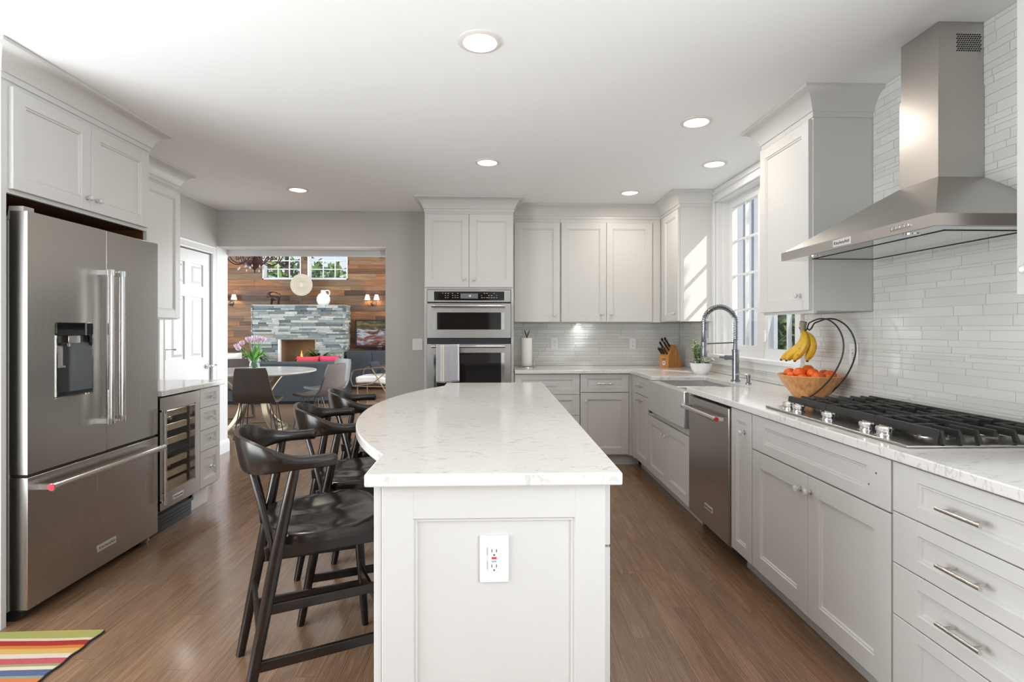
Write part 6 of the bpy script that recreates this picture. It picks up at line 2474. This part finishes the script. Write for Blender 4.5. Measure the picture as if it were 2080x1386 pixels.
# ------------------------------------------------------------------ living room
SOFA = mat('charcoal_blue_upholstery', srgb(60, 67, 73), 0.85, var=0.12, scale=(120, 120, 120), bump=0.2)
c = thing('sofa', 'long curved charcoal-blue sofa with its back to the kitchen', 'sofa', (-3.9, 9.6, 0))
path = [(-6.4, 9.25), (-4.6, 9.22), (-3.3, 9.24), (-2.98, 9.29), (-2.77, 9.40), (-2.66, 9.58), (-2.63, 9.82)]
q = catmull([(x, y, 0) for x, y in path], 6)


def band(q, off0, off1, z0, z1, rz=0.03):
    rings = []
    n = len(q)
    for i, p in enumerate(q):
        t = (q[min(n - 1, i + 1)] - q[max(0, i - 1)]).normalized()
        o = Vector((-t.y, t.x, 0))
        rings.append([p + o * off0 + Vector((0, 0, z0)), p + o * off1 + Vector((0, 0, z0)), p + o * off1 + Vector((0, 0, z1 - rz)), p + o * (off1 - (rz if off1 > off0 else -rz)) + Vector((0, 0, z1)),
                      p + o * (off0 + (rz if off1 > off0 else -rz)) + Vector((0, 0, z1)), p + o * off0 + Vector((0, 0, z1 - rz))])
    l = c.location
    return [[(v.x - l[0], v.y - l[1], v.z - l[2]) for v in rg] for rg in rings]


MB().rings(band(q, 0.0, 0.20, 0.055, 0.725)).build('backrest', SOFA, c, angle=40)
MB().rings(band(q, 0.20, 0.85, 0.12, 0.44)).build('seat', SOFA, c, angle=40)
MB().rings(band(q, 0.03, 0.80, 0.0, 0.056, 0.001)).build('plinth', BLACKPL, c, angle=40)
PINK = mat('pink_cushion', srgb(206, 62, 96), 0.9, var=0.1, scale=(60, 60, 60), bump=0.2)
PINKR = mat('coral_cushion', srgb(200, 70, 78), 0.9, var=0.1, scale=(60, 60, 60), bump=0.2)
CREAM = mat('cream_cushion', srgb(206, 208, 196), 0.9, var=0.06, scale=(60, 60, 60), bump=0.2)


def cushion(label, loc, w, h, t, m, tilt, rz, group='cushions on the curved sofa'):
    c = thing('cushion', label, 'cushion', loc, rz, group)
    mb = MB()

    def pad(s):
        def fn(u, v):
            x, y = (u - 0.5) * 2, (v - 0.5) * 2
            d = (1 - x ** 4) * (1 - y ** 4)
            k = 1 - 0.10 * (1 - abs(x) ** 2) * abs(y) ** 6 - 0.0
            return (x * w / 2 * (1 - 0.06 * (1 - y * y)), s * t / 2 * d ** 0.5, h / 2 + y * h / 2 * (1 - 0.08 * (1 - x * x)))
        return fn
    mb.sheet(pad(1), 14, 14)
    mb.sheet(pad(-1), 14, 14)
    b = mb.build('cover', m, c, angle=70)
    b.rotation_euler = (tilt, 0, 0)
    return c


cushion('coral pink cushion on the sofa, below the right-hand fern', (-3.38, 9.77, 0.447), 0.40, 0.37, 0.15, PINKR, 0.22, 0.05)
cushion('bright pink cushion on the sofa, right of the coral one', (-3.0, 9.79, 0.447), 0.36, 0.38, 0.15, PINK, 0.22, -0.05)
cushion('cream cushion at the left of the opening, on the sofa', (-4.75, 9.75, 0.44), 0.42, 0.44, 0.16, CREAM, 0.15, 0.0)

# fireplace
STONE = island_mat('ledger_stone', [(0.0, srgb(74, 82, 84)), (0.3, srgb(112, 120, 120)), (0.6, srgb(142, 148, 146)), (0.85, srgb(176, 178, 172)), (1.0, srgb(128, 118, 104))], 0.75, (14, 14, 30), grain_amt=0.25, bump=0.4)
FX0, FX1, FZ = -5.18, -3.25, 1.808
FY = 11.5
c = thing('fireplace', 'grey stacked-stone fireplace with a lit gas fire on the plank wall', 'fireplace', (-4.2, 11.75, 0))
l = c.location
HX0_, HX1_, HZ0_, HZ1_ = -4.62, -3.85, 0.40, 1.07
mb = MB()
for a, b, p, q_ in ((FX0, HX0_, 0, FZ - 0.01), (HX1_, FX1, 0, FZ - 0.01), (HX0_, HX1_, 0, HZ0_), (HX0_, HX1_, HZ1_, FZ - 0.01)):
    mb.box(a - l[0], b - l[0], FY + 0.012 - l[1], 11.995 - l[1], p, q_)
mb.build('core', GROUT, c, smooth=False)
r = random.Random(31)
mb = MB()
z = 0.0
while z < FZ - 0.005:
    h = r.choice((0.034, 0.045, 0.045, 0.055))
    z1 = min(FZ, z + h)
    x = FX0 - r.random() * 0.2
    while x < FX1:
        w = r.uniform(0.14, 0.36)
        s, e = max(x, FX0), min(x + w, FX1)
        segs = [(s, e)]
        if z1 > HZ0_ and z < HZ1_:
            segs = [(a, b) for a, b in ((s, min(e, HX0_)), (max(s, HX1_), e)) if b - a > 0.01]
        d = r.uniform(0.0, 0.022)
        for a, b in segs:
            if b - a > 0.01:
                mb.box(a + 0.001 - l[0], b - 0.001 - l[0], FY - d - l[1], FY + 0.03 - l[1], z + 0.001, z1 - 0.001)
        x += w
    for sgn, X in ((1, FX1), (-1, FX0)):
        y = FY - 0.02
        while y < 11.99:
            w = r.uniform(0.08, 0.25)
            d = r.uniform(0.002, 0.024)
            e = min(y + w, 11.99)
            if sgn > 0:
                mb.box(X - 0.01 - l[0], X + d - l[0], y - l[1], e - 0.001 - l[1], z + 0.001, z1 - 0.001)
            else:
                mb.box(X - d - l[0], X + 0.01 - l[0], y - l[1], e - 0.001 - l[1], z + 0.001, z1 - 0.001)
            y += w
    z = z1
mb.build('stone_face', STONE, c, smooth=False)
MB().box(FX0 - 0.01 - l[0], FX1 + 0.015 - l[0], FY - 0.015 - l[1], 11.995 - l[1], FZ - 0.012, FZ + 0.003).build('mantel_slab', mat('pale_stone_slab', (0.5, 0.5, 0.48), 0.6), c, smooth=False)
FIREB = mat('firebrick_panel', srgb(128, 110, 86), 0.8, var=0.15, scale=(6, 6, 6))
mb = MB()
mb.box(HX0_ - l[0], HX1_ - l[0], 11.93 - l[1], 11.96 - l[1], HZ0_, HZ1_)
mb.box(HX0_ - l[0], HX0_ + 0.012 - l[0], FY + 0.04 - l[1], 11.94 - l[1], HZ0_, HZ1_)
mb.box(HX1_ - 0.012 - l[0], HX1_ - l[0], FY + 0.04 - l[1], 11.94 - l[1], HZ0_, HZ1_)
mb.box(HX0_ - l[0], HX1_ - l[0], FY + 0.04 - l[1], 11.94 - l[1], HZ0_, HZ0_ + 0.012)
mb.box(HX0_ - l[0], HX1_ - l[0], FY + 0.04 - l[1], 11.94 - l[1], HZ1_ - 0.012, HZ1_)
mb.build('firebox', FIREB, c, smooth=False)
mb = MB()
mb.box(HX0_ - 0.004 - l[0], HX0_ + 0.035 - l[0], FY - 0.03 - l[1], FY + 0.05 - l[1], HZ0_, HZ1_)
mb.build('firebox_trim', WHITE, c, smooth=False)
LOG = wood('charred_log', srgb(38, 28, 22), srgb(92, 70, 52), (3, 30, 30), 0.9, 0.0, 0.5)
for a, b, rr in (((-0.35, 0.0, 0.47), (0.05, 0.05, 0.60), 0.05), ((0.28, -0.02, 0.47), (-0.12, 0.04, 0.62), 0.045), ((-0.30, 0.05, 0.45), (0.30, 0.07, 0.47), 0.05), ((-0.24, -0.06, 0.60), (-0.04, -0.02, 0.46), 0.03)):
    MB().tube([a, tuple((p + q_) / 2 + 0.008 for p, q_ in zip(a, b)), b], [rr, rr * 1.1, rr * 0.9], 10).build('log', LOG, c)
mf, ntf, pf = _new('gas_flame')
pf.inputs['Base Color'].default_value = (0, 0, 0, 1)
tcf = N(ntf, 'ShaderNodeTexCoord')
sxf = N(ntf, 'ShaderNodeSeparateXYZ')
ntf.links.new(tcf.outputs['Generated'], sxf.inputs[0])
rf = ramp(ntf, [(0.0, (1.0, 0.55, 0.16)), (0.4, (1.0, 0.50, 0.10)), (1.0, (0.9, 0.22, 0.02))])
ntf.links.new(sxf.outputs['Z'], rf.inputs[0])
ntf.links.new(rf.outputs[0], pf.inputs['Emission Color'])
pf.inputs['Emission Strength'].default_value = 3.0
for x, y, z0, hh, rr in ((-0.02, -0.02, 0.58, 0.26, 0.05), (0.20, -0.01, 0.55, 0.20, 0.042), (-0.09, 0.0, 0.58, 0.12, 0.035), (0.06, 0.01, 0.58, 0.13, 0.04), (0.14, 0.0, 0.55, 0.10, 0.035)):
    MB().lathe([(0.0, 0.0), (rr, hh * 0.10), (rr * 0.95, hh * 0.22), (rr * 0.55, hh * 0.45), (rr * 0.25, hh * 0.72), (0.0, hh)], (x, y, z0), 10).build('flame', mf, c)
light('fire_glow', 'POINT', (-4.15, 11.6, 0.72), (0, 0, -1), 1.6, (1.0, 0.55, 0.22), shadow_soft_size=0.06)

# mantel pieces
WEAVE = mat('pale_rattan', srgb(196, 186, 170), 0.9, var=0.15, scale=(160, 160, 160), bump=0.6)
c = thing('woven_disc', 'round pale woven disc on a thin stand at the centre of the mantel', 'ornament', (-4.22, 11.72, FZ + 0.003))
mb = MB()
rr = random.Random(3)
mb.lathe([(0.0, -0.008), (0.20, -0.008), (0.238, -0.004), (0.238, 0.004), (0.20, 0.010), (0.0, 0.010)], (0, 0, 0.445), 48, fr=lambda a, b, h: (a, -h, b), cap=False)
dk = mb.build('disc', WEAVE, c)
mb = MB()
for k in range(24):
    a = 2 * PI * k / 24
    mb.tube([(0.05 * math.cos(a), -0.012, 0.445 + 0.05 * math.sin(a)), (0.14 * math.cos(a + 0.25), -0.014, 0.445 + 0.14 * math.sin(a + 0.25)), (0.232 * math.cos(a), -0.006, 0.445 + 0.232 * math.sin(a))], 0.004, 5)
for q_ in (0.06, 0.11, 0.16, 0.205):
    mb.tube([(q_ * math.cos(2 * PI * k / 40), -0.013, 0.445 + q_ * math.sin(2 * PI * k / 40)) for k in range(40)], 0.004, 5, closed=True)
mb.build('weave_ribs', WEAVE, dk)
mb = MB()
mb.cyl((0, 0.014, 0.0), (0, 0.014, 0.50), 0.007)
mb.box(-0.06, 0.06, -0.04, 0.05, 0.0, 0.012)
mb.build('stand', BLACKME, c)
c = thing('jug', 'white ceramic jug with a loop handle on the mantel, right of the woven disc', 'jug', (-3.74, 11.70, FZ + 0.003))
MB().lathe([(0.0, 0.0), (0.085, 0.0), (0.115, 0.03), (0.142, 0.10), (0.138, 0.17), (0.10, 0.235), (0.058, 0.265), (0.050, 0.285), (0.052, 0.325), (0.046, 0.327), (0.042, 0.29), (0.0, 0.26)], n=36, cap=False).build('body', POT, c)
MB().tube(catmull([(0.045, 0, 0.315), (0.09, 0, 0.325), (0.128, 0, 0.30), (0.132, 0, 0.25), (0.112, 0, 0.205)], 5), 0.012, 10).build('handle', POT, c)
BRONZE = mat('dark_bronze', srgb(62, 48, 42), 0.4, 0.5, var=0.2, scale=(12, 12, 12))
c = thing('sculpture', 'dark bronze animal figure with long curved horns on the mantel, left of the woven disc', 'sculpture', (-4.80, 11.70, FZ + 0.003))
mb = MB()
mb.tube(catmull([(-0.085, 0, 0.13), (-0.03, 0, 0.155), (0.05, 0, 0.15), (0.10, 0, 0.12)], 5), [0.045, 0.055, 0.06, 0.064, 0.064, 0.062, 0.058, 0.054, 0.052, 0.052, 0.054, 0.055, 0.055, 0.052, 0.045, 0.03], 12)
for x in (-0.06, 0.085):
    for y in (-0.03, 0.03):
        mb.tube([(x, y, 0.13), (x + 0.005, y, 0.06), (x, y, 0.0)], [0.028, 0.018, 0.017], 8)
mb.tube(catmull([(-0.06, 0, 0.15), (-0.10, 0, 0.20), (-0.115, 0, 0.225)], 4), 0.036, 10)
mb.tube([(-0.11, 0, 0.235), (-0.135, 0, 0.205), (-0.15, 0, 0.17)], [0.038, 0.030, 0.016], 10)
mb.build('body', BRONZE, c)
for y in (-0.02, 0.02):
    MB().tube(catmull([(-0.115, y, 0.25), (-0.06, y * 2, 0.285), (0.03, y * 2.5, 0.275), (0.10, y * 2, 0.235)], 5), [0.012 * (1 - k / 18) + 0.002 for k in range(16)], 8).build('horn', BRONZE, c)
MB().tube(catmull([(0.11, 0, 0.14), (0.135, 0, 0.19), (0.125, 0, 0.24), (0.09, 0, 0.25)], 4), 0.007, 8).build('tail', BRONZE, c)

# wall sconces
SHADE = emit('lit_lampshade', (1.0, 0.86, 0.62), 1.7)


def make_sconce(label, x):
    c = thing('wall_sconce', label, 'wall lamp', (x, 12.0, 1.86), 0, 'twin-shade sconces on the plank wall')
    MB().lathe([(0.05, -0.002), (0.05, 0.012), (0.03, 0.03), (0.012, 0.05)], n=20, fr=lambda a, b, h: (a, -h, b)).build('backplate', BLACKME, c)
    for s in (-1, 1):
        mb = MB()
        mb.tube(catmull([(0, -0.04, 0.0), (s * 0.05, -0.07, -0.05), (s * 0.095, -0.09, -0.03), (s * 0.10, -0.09, 0.03)], 5), 0.007, 8)
        mb.lathe([(0.006, 0.02), (0.028, 0.03), (0.012, 0.04), (0.010, 0.08)], (s * 0.10, -0.09, 0), 12)
        mb.lathe([(0.0, -0.05), (0.010, -0.04), (0.0, -0.01)], (s * 0.075, -0.085, -0.04), 8)
        a = mb.build('arm', BLACKME, c)
        MB().lathe([(0.062, 0.085), (0.034, 0.195), (0.032, 0.195), (0.060, 0.085)], (s * 0.10, -0.09, 0), 20, cap=False).build('lamp_shade', SHADE, a)
    return c


s1 = make_sconce('twin-shade wall sconce lit warm, left edge of the plank wall', -5.86)
dup(s1, (-2.74, 12.0, 1.86), 0, 'twin-shade wall sconce lit warm, above the television', 'twin-shade sconces on the plank wall')
for x in (-5.86, -2.74):
    for s in (-0.10, 0.10):
        light('sconce_glow', 'POINT', (x + s, 11.89, 2.0), (0, 0, -1), 3.0, (1.0, 0.68, 0.36), shadow_soft_size=0.03)

# television
c = thing('television', 'black flat television showing a red rock waterfall, right of the fireplace', 'television', (-2.55, 11.84, 0.88))
MB().box(-0.54, 0.54, -0.02, 0.05, 0.0, 0.62).build('housing', BLACKPL, c, bevel=0.006)
m, nt, p = _new('tv_picture')
tc = N(nt, 'ShaderNodeTexCoord')
mp = N(nt, 'ShaderNodeMapping')
mp.inputs['Scale'].default_value = (1.6, 1, 4.5)
nz = N(nt, 'ShaderNodeTexNoise')
nz.inputs['Scale'].default_value = 2.6
nz.inputs['Detail'].default_value = 6
nz.inputs['Distortion'].default_value = 1.2
nt.links.new(tc.outputs['Object'], mp.inputs[0])
nt.links.new(mp.outputs[0], nz.inputs['Vector'])
sx = N(nt, 'ShaderNodeSeparateXYZ')
nt.links.new(tc.outputs['Object'], sx.inputs[0])
low = ramp(nt, [(0.36, srgb(44, 46, 54)), (0.44, srgb(150, 76, 54)), (0.49, srgb(176, 96, 72)), (0.53, srgb(130, 142, 160)), (0.62, srgb(214, 220, 230))])
high = ramp(nt, [(0.35, srgb(30, 36, 28)), (0.5, srgb(84, 92, 48)), (0.62, srgb(176, 120, 70))])
nt.links.new(nz.outputs['Fac'], low.inputs[0])
nt.links.new(nz.outputs['Fac'], high.inputs[0])
st = ramp(nt, [(0.0, (0, 0, 0)), (0.40, (0, 0, 0)), (0.43, (1, 1, 1))])
nt.links.new(sx.outputs['Z'], st.inputs[0])
mx = N(nt, 'ShaderNodeMix', data_type='RGBA')
nt.links.new(st.outputs[0], mx.inputs[0])
nt.links.new(low.outputs[0], mx.inputs[6])
nt.links.new(high.outputs[0], mx.inputs[7])
p.inputs['Base Color'].default_value = (0.01, 0.01, 0.01, 1)
p.inputs['Roughness'].default_value = 0.15
nt.links.new(mx.outputs[2], p.inputs['Emission Color'])
p.inputs['Emission Strength'].default_value = 0.55
MB().box(-0.50, 0.50, -0.0215, -0.019, 0.055, 0.585).build('screen', m, c, smooth=False)
mb = MB()
mb.box(-0.06, 0.06, -0.021, -0.019, 0.018, 0.028)
mb.build('nameplate', NICKEL, c, smooth=False)
mb = MB()
mb.box(-0.05, 0.05, -0.01, 0.04, -0.04, 0.001)
mb.box(-0.24, 0.24, -0.12, 0.12, -0.052, -0.04)
mb.build('stand', BLACKPL, c, smooth=False)
c = thing('media_console', 'long charcoal fabric-fronted console under the television', 'console', (-2.45, 11.70, 0))
CONS = mat('charcoal_console', srgb(46, 52, 58), 0.8, var=0.2, scale=(7, 7, 7))
MB().box(-0.72, 0.9, -0.28, 0.26, 0.06, 0.826).build('carcass', CONS, c, bevel=0.02)
for x in (-0.70, -0.17, 0.36):
    MB().box(x, x + 0.52, -0.292, -0.279, 0.09, 0.80).build('door', CONS, c, bevel=0.004)
MB().box(-0.68, 0.86, -0.24, 0.22, 0.0, 0.06).build('plinth', BLACKPL, c, smooth=False)

# ferns by the hearth
FERN = island_mat('fern_green', [(0.0, srgb(36, 62, 38)), (0.5, srgb(66, 100, 58)), (1.0, srgb(120, 150, 96))], 0.5)


def fern(label, loc, potm, seed, R=0.34, h=0.32):
    c = thing('potted_fern', label, 'plant', loc, 0, 'ferns beside the hearth')
    MB().lathe([(0.0, 0.0), (0.11, 0.0), (0.15, h * 0.9), (0.155, h), (0.14, h), (0.13, h * 0.8), (0.0, h * 0.8)], n=24, cap=False).build('pot', potm, c)
    r = random.Random(seed)
    mb = MB()
    for k in range(56):
        a = r.uniform(0, 6.28)
        leaf(mb, (math.cos(a) * 0.05, math.sin(a) * 0.05, h * 0.85), (math.cos(a) * r.uniform(0.5, 1.3), math.sin(a) * r.uniform(0.5, 1.3), 1.0), R * r.uniform(0.9, 1.5), 0.022, r.uniform(1.0, 2.2), 8)
    mb.build('fronds', FERN, c)
    return c


fern('potted fern in a white pot left of the hearth, behind the tulips', (-4.92, 10.98, 0.40), POT, 2)
fern('spreading potted fern right of the hearth, above the pink cushions', (-3.60, 10.98, 0.40), mat('dark_pot', (0.05, 0.05, 0.05), 0.5), 6, 0.42)
HEARTH = mat('hearth_slab', (0.30, 0.30, 0.29), 0.7, var=0.1)
c = thing('hearth', 'raised grey stone hearth ledge along the foot of the fireplace', 'hearth', (-4.2, 11.15, 0))
MB().box(-1.1, 1.0, -0.28, 0.32, 0.0, 0.40).build('slab', HEARTH, c, bevel=0.01)

# white armchair at the right of the opening
c = thing('armchair', 'white cushioned armchair on a slim bronze metal frame, right of the opening', 'armchair', (-2.14, 9.82, 0), math.radians(175))
FRM = mat('bronze_rod', srgb(150, 128, 98), 0.4, 0.6, var=0.1)
WCUS = mat('white_boucle', (0.78, 0.77, 0.75), 0.95, var=0.05, scale=(90, 90, 90), bump=0.4)
mb = MB()
mb.sheet(lambda u, v: (0.34 - 0.66 * v, (u - 0.5) * 0.58, 0.44 + 0.03 * math.sin(PI * v) - 0.03 * v - 0.02 * abs(u - 0.5) ** 3), 10, 10, 0.12)
mb.build('seat_cushion', WCUS, c, bevel=0.03)
mb = MB()
mb.sheet(lambda u, v: (-0.16 - 0.24 * v, (u - 0.5) * (0.56 - 0.08 * v * v), 0.44 + 0.42 * v), 10, 10, 0.13)
mb.build('back_cushion', WCUS, c, bevel=0.03)
for s in (-1, 1):
    y = s * 0.33
    mb = MB()
    mb.tube(catmull([(0.40, y, 0.40), (0.37, y, 0.52), (0.31, y, 0.565), (0.0, y, 0.60), (-0.42, y, 0.64)], 5), 0.017, 8, flat=0.6)
    mb.build('arm', wood('walnut_arm_%d' % s, srgb(84, 62, 46), srgb(128, 98, 74), (3, 30, 30), 0.4, 0.2), c)
    mb = MB()
    mb.tube([(0.02, y, 0.595), (-0.34, y, 0.0)], 0.011, 8)
    mb.tube([(-0.36, y, 0.63), (0.0, y, 0.33), (0.36, y, 0.28)], 0.010, 8)
    mb.tube([(0.40, y, 0.40), (0.36, y, 0.28), (-0.30, y, 0.27)], 0.010, 8)
    mb.tube([(0.30, y * 0.8, 0.28), (0.30, y * 0.8, 0.0)], 0.011, 8)
    mb.build('leg', FRM, c)
mb = MB()
mb.tube([(0.36, -0.33, 0.28), (0.36, 0.33, 0.28)], 0.010, 8)
mb.tube([(-0.30, -0.33, 0.27), (-0.30, 0.33, 0.27)], 0.010, 8)
mb.build('crossbar', FRM, c)
cushion('dark grey cushion on the white armchair', (-2.18, 9.90, 0.47), 0.34, 0.24, 0.12, mat('dark_cushion', srgb(52, 56, 62), 0.9), -0.3, 1.4, None)
